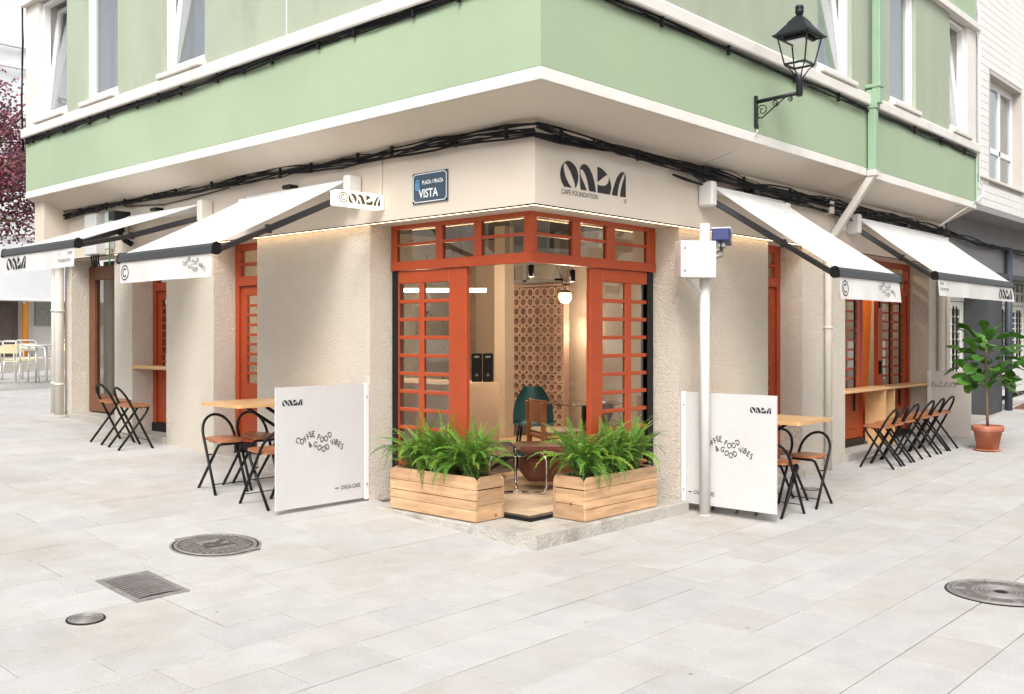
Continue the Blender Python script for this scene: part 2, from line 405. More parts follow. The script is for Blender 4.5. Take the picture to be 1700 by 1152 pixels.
LOGO = [
 [(.277,-.04),(.133,.103),(.046,.277),(.026,.436),(.062,.621),(.154,.795),(.308,.928),(.487,1.0),(.682,.985),(.862,.918),(1.026,.795),(1.123,.631),(1.164,.472),(1.149,.282),(1.072,.092),(.966,-.04),(.954,.077),(.892,.256),(.764,.467),(.6,.672),(.421,.841),(.313,.892),(.262,.862),(.236,.744),(.277,.549),(.374,.338),(.533,.133),(.754,-.04)],
 [(1.308,-.04),(1.272,.236),(1.256,.482),(1.251,.667),(1.282,.826),(1.39,.949),(1.544,1.005),(1.713,.985),(1.897,.872),(2.067,.667),(2.19,.426),(2.277,.164),(2.318,-.04),(1.862,-.04),(1.81,.154),(1.744,.354),(1.641,.569),(1.523,.713),(1.39,.785),(1.308,.764),(1.282,.692),(1.297,.569),(1.39,.415),(1.559,.205),(1.713,-.04)],
 [(2.415,1.005),(2.59,.995),(2.8,.933),(2.979,.841),(3.1,.749),(2.959,.708),(2.764,.59),(2.59,.482),(2.421,.385)],
 [(2.421,.282),(2.626,.267),(2.836,.272),(3.015,.328),(3.138,.431),(3.2,.554),(3.185,.672),(3.123,.735),(3.246,.595),(3.338,.41),(3.364,.241),(3.318,.062),(3.256,-.04),(2.421,-.04)],
 [(3.39,-.04),(3.482,.21),(3.61,.482),(3.774,.744),(3.954,.918),(4.123,1.0),(4.272,1.0),(4.364,.923),(4.39,.795),(4.39,.508),(4.39,-.04),(3.974,-.04),(4.051,.292),(4.144,.523),(4.251,.733),(4.313,.892),(4.282,.969),(4.195,.903),(4.051,.708),(3.918,.456),(3.846,.231),(3.8,-.04)]]
def logo2d(h):
    vs, fs = [], []
    for poly in LOGO:
        n = len(poly)
        if sum(poly[i][0] * poly[(i + 1) % n][1] - poly[(i + 1) % n][0] * poly[i][1] for i in range(n)) < 0: poly = poly[::-1]
        o = len(vs); vs += [(a * h, b * h) for a, b in poly]
        fs += [tuple(i + o for i in t) for t in tessellate_polygon([[Vector((a, b, 0)) for a, b in poly]])]
    return vs, fs
def ring2d(r, t, n=28):
    vs = [(r * math.cos(2 * math.pi * i / n), r * math.sin(2 * math.pi * i / n)) for i in range(n)] + [((r - t) * math.cos(2 * math.pi * i / n), (r - t) * math.sin(2 * math.pi * i / n)) for i in range(n)]
    return vs, [(i, (i + 1) % n, n + (i + 1) % n, n + i) for i in range(n)]
def arc2d(r, t, a0, a1, n=20):
    A = [a0 + (a1 - a0) * i / n for i in range(n + 1)]
    return [(r * math.cos(a), r * math.sin(a)) for a in A] + [((r - t) * math.cos(a), (r - t) * math.sin(a)) for a in A], [(i, i + 1, n + 2 + i, n + 1 + i) for i in range(n)]
def copyright2d(r):
    out = [ring2d(r, r * .15), arc2d(r * .58, r * .17, R(42), R(318))]
    return out
def wave2d(size, bold=.0):
    """COFFEE, FOOD / & GOOD VIBES set along a wave, centred on (0,0)"""
    out = []
    adv_ = {' ': .30, ',': .30, '&': .88, 'I': .34, 'E': .60, 'F': .60, 'V': .78, 'S': .68, 'B': .68, 'C': .88, 'D': .86}
    for line, dy, x0 in (('COFFEE, FOOD', 0.0, -5.1), ('& GOOD VIBES', -1.72, -2.5)):
        x = x0
        for chx in line:
            adv = adv_.get(chx, .93) * .95; ph = x + adv / 2; k = 1.337; q = k * (ph + 3.9) - math.pi / 2
            if chx != ' ':
                d = text2d(chx, 1.0, bold); d = shift(d, -min(p[0] for p in d[0]) - width(d) / 2, -.5, .8)
                d = shift(d, -(min(p[0] for p in d[0]) + max(p[0] for p in d[0])) / 2, 0)
                out.append(shift(d, ph, .60 * math.sin(q) + dy + .85, 1, 1, math.atan(.60 * k * math.cos(q)) * .75))
            x += adv
    return [shift(d, 0, 0, size, size) for d in out]

# ------------------------------------------------------------------ ground and paving
def proj(p):
    q = Vector(p) - CAM; a = R(47.691)
    dep = q.x * math.sin(a) + q.y * math.cos(a); lat = q.x * math.cos(a) - q.y * math.sin(a)
    return lat, dep
def grid(xs, ys, dz):
    m = MB(); nx = len(xs)
    m.add([(x, y, H(x, y) + dz) for y in ys for x in xs], [(j * nx + i, j * nx + i + 1, (j + 1) * nx + i + 1, (j + 1) * nx + i) for j in range(len(ys) - 1) for i in range(nx - 1)], True)
    return m
cs = [-150, -80, -40, -20] + [-12 + .75 * i for i in range(54)] + [34, 50, 90, 150]
struct(grid(cs, cs, -.045).build('ground', 'ground_far'))
pav = thing('pavement', 'pale granite slab paving round the corner cafe', 'pavement'); del pav['category']; del pav['label']
struct(pav)
struct(grid([-9 + .6 * i for i in range(43)], [-7 + .6 * i for i in range(58)], -.006).build('joint_bed', 'mortar', pav))
slabs = []
rs = random.Random(11)
TINTS = [(1.03, 1.03, 1.03)] * 6 + [(1.0, .99, .972)] * 4 + [(.98, .983, .985)] * 4 + [(.97, .95, .925), (1.03, 1.015, .995), (1.0, .97, .945), (.93, .932, .935)]
y = -4.905
while y < 27:
    dw = .35
    x = -8.5 + rs.random() * .5
    g = rs.choice((.0012, .0020, .0030, .0045))
    while x < 15:
        L = rs.choice((.42, .5, .55, .62, .7, .85))
        xc, yc = x + L / 2, y + dw / 2
        lat, dep = proj((xc, yc, 0))
        inb = (x > .08 and y > .05 and (yc < 8.0 and xc < 9 or xc > 8.4 and yc < 8)) or (xc > 8.5 and yc > .75)
        if dep > 3.2 and abs(lat) < .565 * dep + .55 and not inb and dep < 27:
            ht = rs.uniform(-.0012, .0012); c = .0022
            gx = rs.choice((.0012, .0018, .0030, .0045))
            X0, X1, Y0, Y1 = x + gx, x + L - gx, y + g, y + dw - g
            if yc < 8.05 and x < .08 and X1 > .25 and y > .05: X1 = .25
            if xc < 8.6 and y < .05 and Y1 > .25 and x > .08: Y1 = .25
            P = lambda a, b, d: (a, b, H(a, b) + ht + d)
            vs = [P(X0 + c, Y0 + c, 0), P(X1 - c, Y0 + c, 0), P(X1 - c, Y1 - c, 0), P(X0 + c, Y1 - c, 0), P(X0, Y0, -c * .7), P(X1, Y0, -c * .7), P(X1, Y1, -c * .7), P(X0, Y1, -c * .7), P(X0, Y0, -.03), P(X1, Y0, -.03), P(X1, Y1, -.03), P(X0, Y1, -.03)]
            fs = [(0, 1, 2, 3)] + [(a, a + 4, (a + 1) % 4 + 4, (a + 1) % 4)[::1] for a in range(4)] + [(a + 4, a + 8, (a + 1) % 4 + 8, (a + 1) % 4 + 4) for a in range(4)]
            t = rs.choice(TINTS); k = rs.uniform(.97, 1.03)
            vis = abs(lat) < .525 * dep and 1.55 * 1615 / max(dep, .1) < 640
            slabs.append(((L * dw / dep ** 3) * (1 if vis else .05), vs, fs, tuple(q * k for q in t)))
        x += L
    y += dw
slabs.sort(key=lambda q: -q[0])
for a, vs, fs, t in slabs[:300]:
    MB().add(vs, fs).build('slab', 'slab', pav, tint=[t] * 12)
rest = MB(); tt = []
for a, vs, fs, t in slabs[300:]:
    rest.add(vs, fs); tt += [t] * 12
ro = rest.build('distant_slabs', 'slab', pav, tint=tt); ro['kind'] = 'stuff'

# corner step of three granite blocks
st = thing('corner_step', 'worn granite step wrapping the open cafe corner', 'step', (0, 0, 0))
pl = lambda a, b, t: Vector((a, b, t))
MB().prism([(-.03, .62), (-.032, -.047), (.60, -.05), (.60, .44), (.44, .44), (.44, .62)], pl, -.25, .112).build('step_block', 'granite_step', st)
MB().box(-.028, .44, .624, 1.99, -.25, .109, .008).build('step_block', 'granite_step', st)
MB().box(.604, 1.99, -.046, .44, -.25, .110, .008).build('step_block', 'granite_step', st)

# ------------------------------------------------------------------ the corner building
BX, BY = 8.58, 8.05
bld = thing('corner_building', 'green and cream corner building with the cafe on its ground floor', 'building')
OPEN_L = [(3.67, 4.47), (5.45, 6.24), (6.68, 7.85)]
OPEN_R = [(3.66, 4.42), (5.50, 8.19)]
WO = -.08                                       # wall face lies 8 cm behind the fascia
for side, e0, ops, end in (('L', 1.95, OPEN_L, BY), ('R', 2.02, OPEN_R, BX)):
    s = e0
    for a, b in ops + [(end, end)]:
        fbox(MB(), side, s, a, -.42, WO, -.3, 2.53).build('wall', 'stucco', bld)
        s = b
sweep(MB(), [(0, 2.5), (0, 3.07), (-.36, 3.07), (-.36, 2.5)]).build('fascia', 'render_smooth', bld)
sweep(MB(), [(-.36, 3.073), (0, 3.073), (.385, 3.243), (.385, 3.30), (-.36, 3.30)]).build('soffit', 'render_smooth', bld)
sweep(MB(), [(.30, 3.246), (.408, 3.246), (.408, 3.262), (.402, 3.325), (.394, 3.338), (.30, 3.338)]).build('cornice', 'sill', bld)
sweep(MB(), [(0, 3.335), (.40, 3.335), (.40, 3.985), (0, 3.985)]).build('spandrel', 'green', bld)
sweep(MB(), [(.05, 3.988), (.455, 3.988), (.462, 4.0), (.462, 4.085), (.44, 4.11), (.05, 4.11)]).build('sill_band', 'sill', bld)
sweep(MB(), [(.05, 5.62), (.47, 5.62), (.47, 5.70), (.05, 5.70)]).build('lintel_band', 'sill', bld)
sweep(MB(), [(.05, 5.703), (.40, 5.703), (.40, 9.4), (.05, 9.4)]).build('upper_wall', 'green', bld)
MB().box(-.45, BX, -.45, BY, 9.4, 9.6).build('roof', 'sill', bld)
MB().box(-.30, BX, BY - .3, BY - .02, 2.6, 9.39).build('end_wall', 'render_smooth', bld)
MB().box(BX - .28, BX - .02, .10, BY, -.2, 3.2).box(BX - .28, BX - .02, -.30, BY, 3.5, 9.39).build('party_wall', 'render_smooth', bld)
WIN_L = [(3.82, 4.63), (5.60, 6.40), (6.87, 7.66)]
WIN_R = [(3.75, 4.56), (5.59, 6.38), (7.55, 8.24)]
def win_unit(side, a, b, z0, z1, tilt, curtain=True):
    """one upstairs window: frame, sash, pane, sill, curtain"""
    wn = MB()
    o0, o1 = .27, .355
    f = .045
    for (p, q, r_, t) in ((a, a + f, z0, z1), (b - f, b, z0, z1), (a + f, b - f, z1 - f, z1), (a + f, b - f, z0, z0 + f)):
        fbox(wn, side, p, q, o0, o1, r_, t, .006)
    wf = wn.build('window', 'white_pvc', bld)
    fbox(MB(), side, a - .03, b + .0, .356, .475, z0 - .055, z0 - .002, .008).build('window_sill', 'sill', wf)
    ia, ib, iz0, iz1 = a + f + .004, b - f - .004, z0 + f + .004, z1 - f - .004
    k = .05; fr = F(side)
    th = R(6) if tilt else 0
    def W(s, o, z): return fr(s, .305 - math.sin(th) * (z - iz0) + o, iz0 + (z - iz0) * math.cos(th))
    sm = MB()
    for (p, q, r_, t) in ((ia, ia + k, iz0, iz1), (ib - k, ib, iz0, iz1), (ia + k, ib - k, iz1 - k, iz1), (ia + k, ib - k, iz0, iz0 + k)):
        vs = [W(s_, o_, z_) for z_ in (r_, t) for o_ in (-.02, .03) for s_ in (p, q)]
        sm.add(vs, [(0, 2, 3, 1), (4, 5, 7, 6), (0, 1, 5, 4), (2, 6, 7, 3), (0, 4, 6, 2), (1, 3, 7, 5)])
    sm.build('sash', 'white_pvc', wf, fixn=True)
    pm = MB(); vs = [W(s_, o_, z_) for z_ in (iz0 + k, iz1 - k) for o_ in (.0, .006) for s_ in (ia + k, ib - k)]
    pm.add(vs, [(0, 2, 3, 1), (4, 5, 7, 6), (0, 1, 5, 4), (2, 6, 7, 3), (0, 4, 6, 2), (1, 3, 7, 5)]).build('pane', 'glass_up', wf, fixn=True)
    if curtain:
        cm = MB(); n = 26; vs = []
        for i in range(n + 1):
            u = a + (b - a) * (i / n); o = .06 + .022 * math.sin(i * 1.9) + .012 * math.sin(i * 4.1)
            vs += [fr(u, o, z0 - .05), fr(u, o, z1 + .05)]
        cm.add(vs, [(2 * i, 2 * i + 2, 2 * i + 3, 2 * i + 1) for i in range(n)], True).build('curtain', 'curtain_white', wf)
for side, wins, end in (('L', WIN_L, BY), ('R', WIN_R, BX)):
    s = -.39 if side == 'L' else -.115
    for i, (a, b) in enumerate(wins + [(end, end)]):
        m = 'green_dull' if i < 3 else 'sill'
        if i == 0: fbox(MB(), side, -.40 if side == 'L' else -.098, a, .10, .40, 4.112, 5.619).build('pier', m, bld)
        else: fbox(MB(), side, s, a, .10, .398, 4.112, 5.619).build('pier', m, bld)
        s = b
    for i, (a, b) in enumerate(wins): win_unit(side, a, b, 4.166, 5.60, (side == 'L' and i == 2) or (side == 'R' and i != 1) or (side == 'L' and i == 0))
# structural joint line on the left pier and dark rooms behind the upstairs windows
fbox(MB(), 'L', 2.475, 2.488, .39, .403, 4.112, 5.61).build('joint_cover', 'sill', bld)
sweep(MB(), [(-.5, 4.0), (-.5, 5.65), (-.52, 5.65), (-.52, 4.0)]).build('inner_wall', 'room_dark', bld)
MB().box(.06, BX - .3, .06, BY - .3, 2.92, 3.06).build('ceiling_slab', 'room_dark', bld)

# --- joinery
def leaf(side, a, b, z0, z1, o, cols, rows, kick=0.0, stile=(.09, .09), top=.09, name='door', m='orange', glass='glass', th=.045, rail=.028, munt=.03, parent=None, panel=True):
    """a glazed door leaf; cols = pane column edges inside the stiles as fractions"""
    parent = parent or bld
    d = MB(); ga, gb, gz0, gz1 = a + stile[0], b - stile[1], z0 + max(kick, top), z1 - top
    fbox(d, side, a, ga, o - th, o, z0, z1, .004); fbox(d, side, gb, b, o - th, o, z0, z1, .004)
    fbox(d, side, ga, gb, o - th, o, gz1, z1, .004); fbox(d, side, ga, gb, o - th, o, z0, gz0, .004)
    ed = [ga + (gb - ga) * c for c in cols]
    for e in ed[1:-1]: fbox(d, side, e - munt / 2, e + munt / 2, o - th + .006, o - .004, gz0, gz1, .003)
    h = (gz1 - gz0) / rows
    for i in range(1, rows):
        zz = gz0 + h * i
        for j in range(len(ed) - 1):
            fbox(d, side, ed[j] + (munt / 2 if j else 0), ed[j + 1] - (munt / 2 if j < len(ed) - 2 else 0), o - th + .008, o - .006, zz - rail / 2, zz + rail / 2, .003)
    do = d.build(name, m, parent)
    if kick > .3 and panel:
        p = MB(); fbox(p, side, ga + .04, gb - .04, o + .001, o + .012, z0 + .12, gz0 - .08, .005); p.build('kick_panel', m, do)
    for i in range(rows):
        for j in range(len(ed) - 1):
            fbox(MB(), side, ed[j] + (munt / 2 if j else 0), ed[j + 1] - (munt / 2 if j < len(ed) - 2 else 0), o - th / 2 - .003, o - th / 2 + .003, gz0 + h * i + (rail / 2 if i else 0), gz0 + h * (i + 1) - (rail / 2 if i < rows - 1 else 0)).build('pane', glass, do)
    return do
FO = -.30                                       # joinery face, 30 cm behind the fascia
# corner transom light over the sliding doors
tr = MB()
sweep(tr, [(FO, 2.108), (FO, 2.185), (FO - .06, 2.185), (FO - .06, 2.108)], 1.93, 1.99)
sweep(tr, [(FO - .004, 2.462), (FO - .004, 2.505), (FO - .05, 2.505), (FO - .05, 2.462)], 1.93, 1.99)
sweep(tr, [(FO - .010, 2.318), (FO - .010, 2.342), (FO - .042, 2.342), (FO - .042, 2.318)], 1.93, 1.99)
ML = [(1.862, 1.93), (1.286, 1.366), (.836, .92)]; MR = [(1.868, 1.99), (1.27, 1.385), (.812, .918)]
for side, ms in (('L', ML), ('R', MR)):
    for a, b in ms: fbox(tr, side, a, b, FO - .048, FO - .002, 2.185, 2.462, .003)
tr.box(.298, .372, .298, .372, 2.185, 2.462, .003)
to = tr.build('transom', 'orange', bld)
for side, ms in (('L', ML), ('R', MR)):
    edges = [(ms[0][0], ms[1][1]), (ms[1][0], ms[2][1]), (ms[2][0], .372)]
    for (b, a) in edges:
        for z0, z1 in ((2.186, 2.317), (2.343, 2.461)):
            fbox(MB(), side, a, b, FO - .03, FO - .024, z0, z1).build('pane', 'glass_dark', to)
# black guide rails, sliding leaves
fbox(MB(), 'L', 1.855, 1.93, FO - .09, FO - .012, .11, 2.106, .004).build('guide_post', 'black_metal', bld)
fbox(MB(), 'R', 1.885, 1.97, FO - .09, FO - .012, .11, 2.106, .004).build('guide_post', 'black_metal', bld)
sweep(MB(), [(FO - .03, .112), (FO - .03, .142), (FO - .10, .142), (FO - .10, .112)], 1.95, 2.0).build('threshold', 'black_metal', bld)
leaf('L', 1.02, 1.872, .145, 2.104, FO - .02, (0, .545, 1), 11, kick=.14, stile=(.205, .02), top=.11, rail=.032, munt=.062)
leaf('R', 1.065, 1.915, .145, 2.104, FO - .02, (0, .575, 1), 11, kick=.14, stile=(.17, .03), top=.11, rail=.032, munt=.085)
# other doors
def doorway(side, a, b, split, z0, o, header=2.06, rows=9):
    g = MB()
    fbox(g, side, a, a + .07, o - .08, o, z0, 2.5, .004); fbox(g, side, b - .07, b, o - .08, o, z0, 2.5, .004)
    fbox(g, side, a + .07, b - .07, o - .08, o + .004, header, header + .10, .004); fbox(g, side, a + .07, b - .07, o - .07, o - .004, 2.27, 2.305, .003)
    fbox(g, side, a + .07, b - .07, o - .07, o - .002, 2.43, 2.5, .003)
    go = g.build('door_frame', 'orange', bld)
    for z_0, z_1 in ((header + .10, 2.27), (2.305, 2.43)): fbox(MB(), side, a + .07, b - .07, o - .04, o - .034, z_0, z_1).build('pane', 'glass_dark', go)
    for (p, q) in split: leaf(side, p, q, z0 + .03, header - .002, o - .025, (0, .5, 1), rows, kick=.62, stile=(.10, .10), top=.10)
    fbox(MB(), side, a + .0, b - .0, o - .09, o + .01, z0 - .08, z0 + .028).build('threshold', 'black_metal', bld)
doorway('L', 3.67, 4.47, [(3.742, 4.398)], .40, -.33)
doorway('L', 5.45, 6.24, [(5.522, 6.168)], .50, -.33)
doorway('R', 3.66, 4.42, [(3.732, 4.348)], .20, -.33)
doorway('R', 5.50, 8.19, [(5.572, 6.60), (7.19, 8.118)], .25, -.33)
fbox(MB(), 'R', 6.605, 6.65, -.40, -.345, .27, 2.05, .004).build('door_post', 'orange', bld)
fbox(MB(), 'R', 7.12, 7.185, -.40, -.345, .27, 2.05, .004).build('door_post', 'orange', bld)
fbox(MB(), 'R', 7.135, 7.172, -.345, -.31, 1.05, 1.22, .006).build('lock', 'black_metal', bld)
fbox(MB(), 'R', 7.135, 7.172, -.345, -.325, 1.9, 1.98, .006).build('lock', 'black_metal', bld)
for s in (5.95, 6.34, 7.45, 7.80):
    MB().tube([F('R')(s, -.325, .62), F('R')(s, -.325, 2.0)], .013, 8).build('door_rod', 'black_metal', bld)
# far brown shop door with a grey pane
g = MB()
for (p, q, z0, z1) in ((6.68, 6.80, .58, 2.42), (7.70, 7.85, .58, 2.42), (6.80, 7.70, 2.25, 2.42), (6.80, 7.70, .58, .80)): fbox(g, 'L', p, q, -.38, -.30, z0, z1, .006)
go = g.build('door', 'brown_wood', bld)
fbox(MB(), 'L', 6.80, 7.70, -.345, -.338, .80, 2.25).build('pane', 'glass_dark', go)
fbox(MB(), 'L', 6.68, 7.85, -.5, -.49, .5, 2.5).build('door_backing', 'grey_soffit', bld)
# sills of the openings
for side, a, b, z in (('L', 3.66, 4.48, .325), ('L', 5.44, 6.25, .425), ('L', 6.67, 7.86, .56), ('R', 3.65, 4.43, .13), ('R', 5.49, 8.2, .19)):
    fbox(MB(), side, a, b, -.5, -.04, z - .5, z, .008).build('door_sill', 'granite_sill', bld)
# LED strip lights under the fascia
sweep(MB(), [(-.002, 2.490), (-.002, 2.4985), (-.012, 2.4985), (-.012, 2.490)]).build('shadow_gap', 'black_metal', bld)
sweep(MB(), [(-.030, 2.4935), (-.030, 2.4985), (-.046, 2.4985), (-.046, 2.4935)], 6.6, 5.4).build('led_strip', 'led', bld)

# ------------------------------------------------------------------ the cafe room seen through the open corner
struct(MB().box(.40, BX - .3, .40, BY - .3, -.2, .122).build('cafe_floor', 'mortar'))
fl = [o for o in COL.objects if o.name == 'cafe_floor'][0]
rt = random.Random(3)
tile_m = {}
for i in range(14):
    for j in range(14):
        a, b = .385 + i * .25, .385 + j * .25
        if abs(a - b) > 1.9: continue
        for k in range(2):
            lat, dep = proj((a, b, 0))
            if (i + j) % 2: x0, x1, y0, y1 = a, a + .25, b + k * .125, b + k * .125 + .125
            else: x0, x1, y0, y1 = a + k * .125, a + k * .125 + .125, b, b + .25
            key = ((i + j) % 2)
            if key not in tile_m:
                tile_m[key] = MB().box(0.002, x1 - x0 - .002, .002, y1 - y0 - .002, .0, .012, .002).build('floor_tile', 'tile_floor', fl); o = tile_m[key]; o.location = (x0, y0, .122)
            else: share(tile_m[key], 'floor_tile', fl, Matrix.Translation((x0, y0, .122)))
pf = MB().prism([(BX - .3, 2.1), (BX - .3, BY - .3), (2.1, BY - .3), (3.0, 3.6), (3.5, 3.0)], pl, .10, .262).build('raised_floor', 'tile_floor'); struct(pf)
MB().box(4.9, 5.0, -.2 + .6, BY - .3, .1, 2.95).build('room_wall', 'room_wall'); struct(bpy.data.objects['room_wall'])
MB().box(.6, 5.0, 5.4, 5.5, .1, 2.95).build('room_wall_concrete', 'concrete'); struct(bpy.data.objects['room_wall_concrete'])
cb = MB().box(3.66, 3.84, 3.68, 3.86, .262, 2.95, .006).build('room_column', 'room_wall'); struct(cb)
# breeze block screen
scn = thing('breeze_block_screen', 'screen of terracotta breeze blocks with round holes at the back of the cafe', 'screen', (4.7, 4.0, .262))
def block_mesh(s, t, r, n=16):
    m = MB(); h = s / 2 - .003
    sq = []
    for i in range(n):
        a = 2 * math.pi * (i + .5) / n; c_, s_ = math.cos(a), math.sin(a); q = h / max(abs(c_), abs(s_)); sq.append((c_ * q, s_ * q))
    ci = [(r * math.cos(2 * math.pi * (i + .5) / n), r * math.sin(2 * math.pi * (i + .5) / n)) for i in range(n)]
    vs = [(-t / 2, a, b) for a, b in sq] + [(-t / 2, a, b) for a, b in ci] + [(t / 2, a, b) for a, b in ci] + [(t / 2, a, b) for a, b in sq]
    fs = []
    for k in range(3): fs += [(k * n + i, k * n + (i + 1) % n, (k + 1) * n + (i + 1) % n, (k + 1) * n + i) for i in range(n)]
    fs += [(3 * n + i, 3 * n + (i + 1) % n, (i + 1) % n, i) for i in range(n)]
    return m.add(vs, fs)
bm_ = None
for r_ in range(15):
    for c_ in range(7):
        M = Matrix.Translation((0, .381 - c_ * .127, .072 + r_ * .128))
        if bm_ is None:
            bm_ = block_mesh(.128, .09, .044).build('breeze_block', 'brick_clay', scn, fixn=True)
            bm_.data.transform(Matrix.Translation(ROOT[scn.name])); bm_.matrix_local = M
        else: share(bm_, 'breeze_block', scn, M)
MB().box(4.64, 4.76, 3.525, 3.552, .262, 2.25, .004).build('screen_post', 'brick_clay', scn)
MB().box(4.64, 4.76, 3.525, 4.46, 2.20, 2.23, .004).build('screen_rail', 'brick_clay', scn)
# inner clerestory window above the screen
iw = thing('interior_window', 'grey framed interior window above the breeze block screen', 'window', (4.78, 4.0, 2.28))
m = MB()
for a, b in ((4.46, 4.50), (4.20, 4.26), (3.60, 3.70)): m.box(4.66, 4.72, a, b, 2.27, 2.95)
m.box(4.66, 4.72, 3.6, 4.5, 2.255, 2.30); m.box(4.665, 4.715, 3.6, 4.5, 2.5, 2.53); m.build('frame', 'grey_soffit', iw)
MB().box(4.685, 4.69, 3.6, 4.5, 2.3, 2.95).build('pane', 'glass_up', iw)
# bar
bar = thing('bar_counter', 'rounded clay coloured bar counter inside the cafe', 'bar counter', (2.0, 2.9, .13))
m = MB()
def rounded(x0, x1, y0, y1, r, n=6):
    o = []
    for cx_, cy_, a0 in ((x1 - r, y1 - r, 0), (x0 + r, y1 - r, 90), (x0 + r, y0 + r, 180), (x1 - r, y0 + r, 270)):
        o += [(cx_ + r * math.cos(R(a0 + 90 * i / n)), cy_ + r * math.sin(R(a0 + 90 * i / n))) for i in range(n + 1)]
    return o
poly = rounded(1.55, 2.40, 2.55, 5.2, .08)
m.prism(poly, pl, .13, 1.02)
m.prism([(1.975 + (a - 1.975) * .985, 3.875 + (b - 3.875) * .995) for a, b in poly], pl, 1.0205, 1.045)
m.build('counter', 'bar_clay', bar)
dx_ = Vector((.673, -.74, 0)); dy_ = Vector((.74, .673, 0))
for i, (x, y_) in enumerate(((2.307, 2.672), (2.226, 2.762))):
    sp_ = thing('speaker_box', ('right' if i == 0 else 'left') + ' of two black boxes with pale star marks on the bar', 'box', (x, y_, 1.046), 'black boxes on the bar')
    c0 = Vector((x, y_, 1.2))
    MB().obox(c0, .056, .056, .152, dx_, dy_, (0, 0, 1), .006).build('case', 'black_metal', sp_)
    st_ = [(math.cos(R(45 * k)) * (.024 if k % 2 == 0 else .007), math.sin(R(45 * k)) * (.024 if k % 2 == 0 else .007)) for k in range(8)]
    MB().prism(st_, lambda a, b, t: c0 + dx_ * a - dy_ * (.056 + t) + Vector((0, 0, b - .08)), .001, .003).build('star_mark', 'grey_soffit', sp_, fixn=True)
    MB().obox(c0 - dy_ * .0575 + Vector((0, 0, .115)), .026, .001, .010, dx_, dy_).build('name_strip', 'grey_soffit', sp_)
for i in range(4):
    y_ = 3.5 + i * .13; x = 1.72 + .05 * (i % 2); hh = (.30, .26, .22, .2)[i]
    c = MB().lathe([(.03, 0), (.044, hh * .9), (.047, hh)], (x, y_, 1.046), 12).build('paper_cup_stack', 'paper_cup')
    tag(c, ('tallest stack of paper cups behind the left door glass', 'second tallest paper cup stack on the bar', 'third paper cup stack along the bar', 'shortest paper cup stack on the bar')[i], 'cups', 'paper cups on the bar')
# lamps of the cafe
def point(name, loc, e, col=(1, .80, .58), r=.07, parent=None):
    l = bpy.data.lights.new(name, 'POINT'); l.energy = e; l.color = col; l.shadow_soft_size = r
    o = bpy.data.objects.new(name, l); COL.objects.link(o); o.location = loc; return o
gl = thing('globe_pendant', 'glowing opal globe pendant on thin black cords', 'lamp', (2.863, 2.054, 1.966))
MB().lathe([(.002, -.075), (.03, -.07), (.055, -.052), (.07, -.025), (.075, 0), (.07, .025), (.06, .04)], (2.863, 2.054, 1.966), 20).build('globe', 'globe_glow', gl)
MB().lathe([(.062, .041), (.05, .062), (.02, .07)], (2.863, 2.054, 1.966), 20).build('cap', 'black_metal', gl)
MB().tube([(2.863, 2.054, 2.03), (2.74, 2.19, 2.6), (2.72, 2.2, 2.92)], .004, 6).tube([(2.863, 2.054, 2.03), (2.90, 2.0, 2.5), (2.92, 1.98, 2.92)], .004, 6).build('cord', 'cable', gl)
point('globe_pendant_light', (2.863, 2.054, 1.84), 30, r=.08)
for i, (x, y_, z) in enumerate(((2.241, 1.995, 2.206), (2.525, 1.683, 2.157))):
    s_ = thing('spot_pendant', ('left black cylinder spotlight hanging under the transom', 'right black cylinder spotlight hanging beside the globe')[i], 'lamp', (x, y_, z), 'black cylinder pendants')
    MB().lathe([(.028, -.06), (.031, -.055), (.031, .06), (.02, .065)], (x, y_, z), 14).build('can', 'black_metal', s_)
    MB().tube([(x, y_, z + .06), (x, y_, 2.92)], .004, 6).build('cord', 'cable', s_)
    point('spot_pendant_light', (x, y_, z - .10), 12, r=.03)
lt = thing('linear_pendant', 'long glowing tube lamp hanging over the bar', 'lamp', (2.25, 3.0, 2.06))
MB().tube([(2.65, 3.03, 2.055), (1.15, 4.6, 2.055)], .022, 8).build('tube', 'tube_glow', lt)
MB().tube([(2.45, 3.23, 2.07), (2.45, 3.23, 2.92)], .004, 6).tube([(1.25, 4.5, 2.07), (1.25, 4.5, 2.92)], .004, 6).build('cord', 'cable', lt)
point('linear_pendant_light', (2.2, 3.6, 1.95), 22, r=.1)
point('linear_pendant_light', (2.0, 4.7, 1.95), 18, r=.1)
sc_ = thing('wall_sconce', 'small angled wall sconce washing the beige cafe wall', 'lamp', (4.86, 3.2, 1.7))
MB().prism([(-.08, -.05), (.08, -.05), (.05, .06), (-.05, .06)], lambda a, b, t: Vector((4.86 + t, 3.30 + a, 1.72 + b)), -.09, .035).build('shade', 'cushion', sc_, fixn=True)
point('wall_sconce_light', (4.70, 3.30, 1.56), 3.5, r=.03)
point('wall_sconce_light', (4.70, 3.30, 1.90), 1.5, r=.03)
tl = thing('table_lamp', 'small lamp with amber shade seen through the right door', 'lamp', (3.2, 1.6, 1.0))
MB().box(3.40, 3.52, 1.16, 1.28, 1.80, 1.93, .01).build('shade', 'shade_glow', tl)
MB().tube([(3.46, 1.22, 1.93), (3.46, 1.22, 2.92)], .005, 6).build('cord', 'cable', tl)
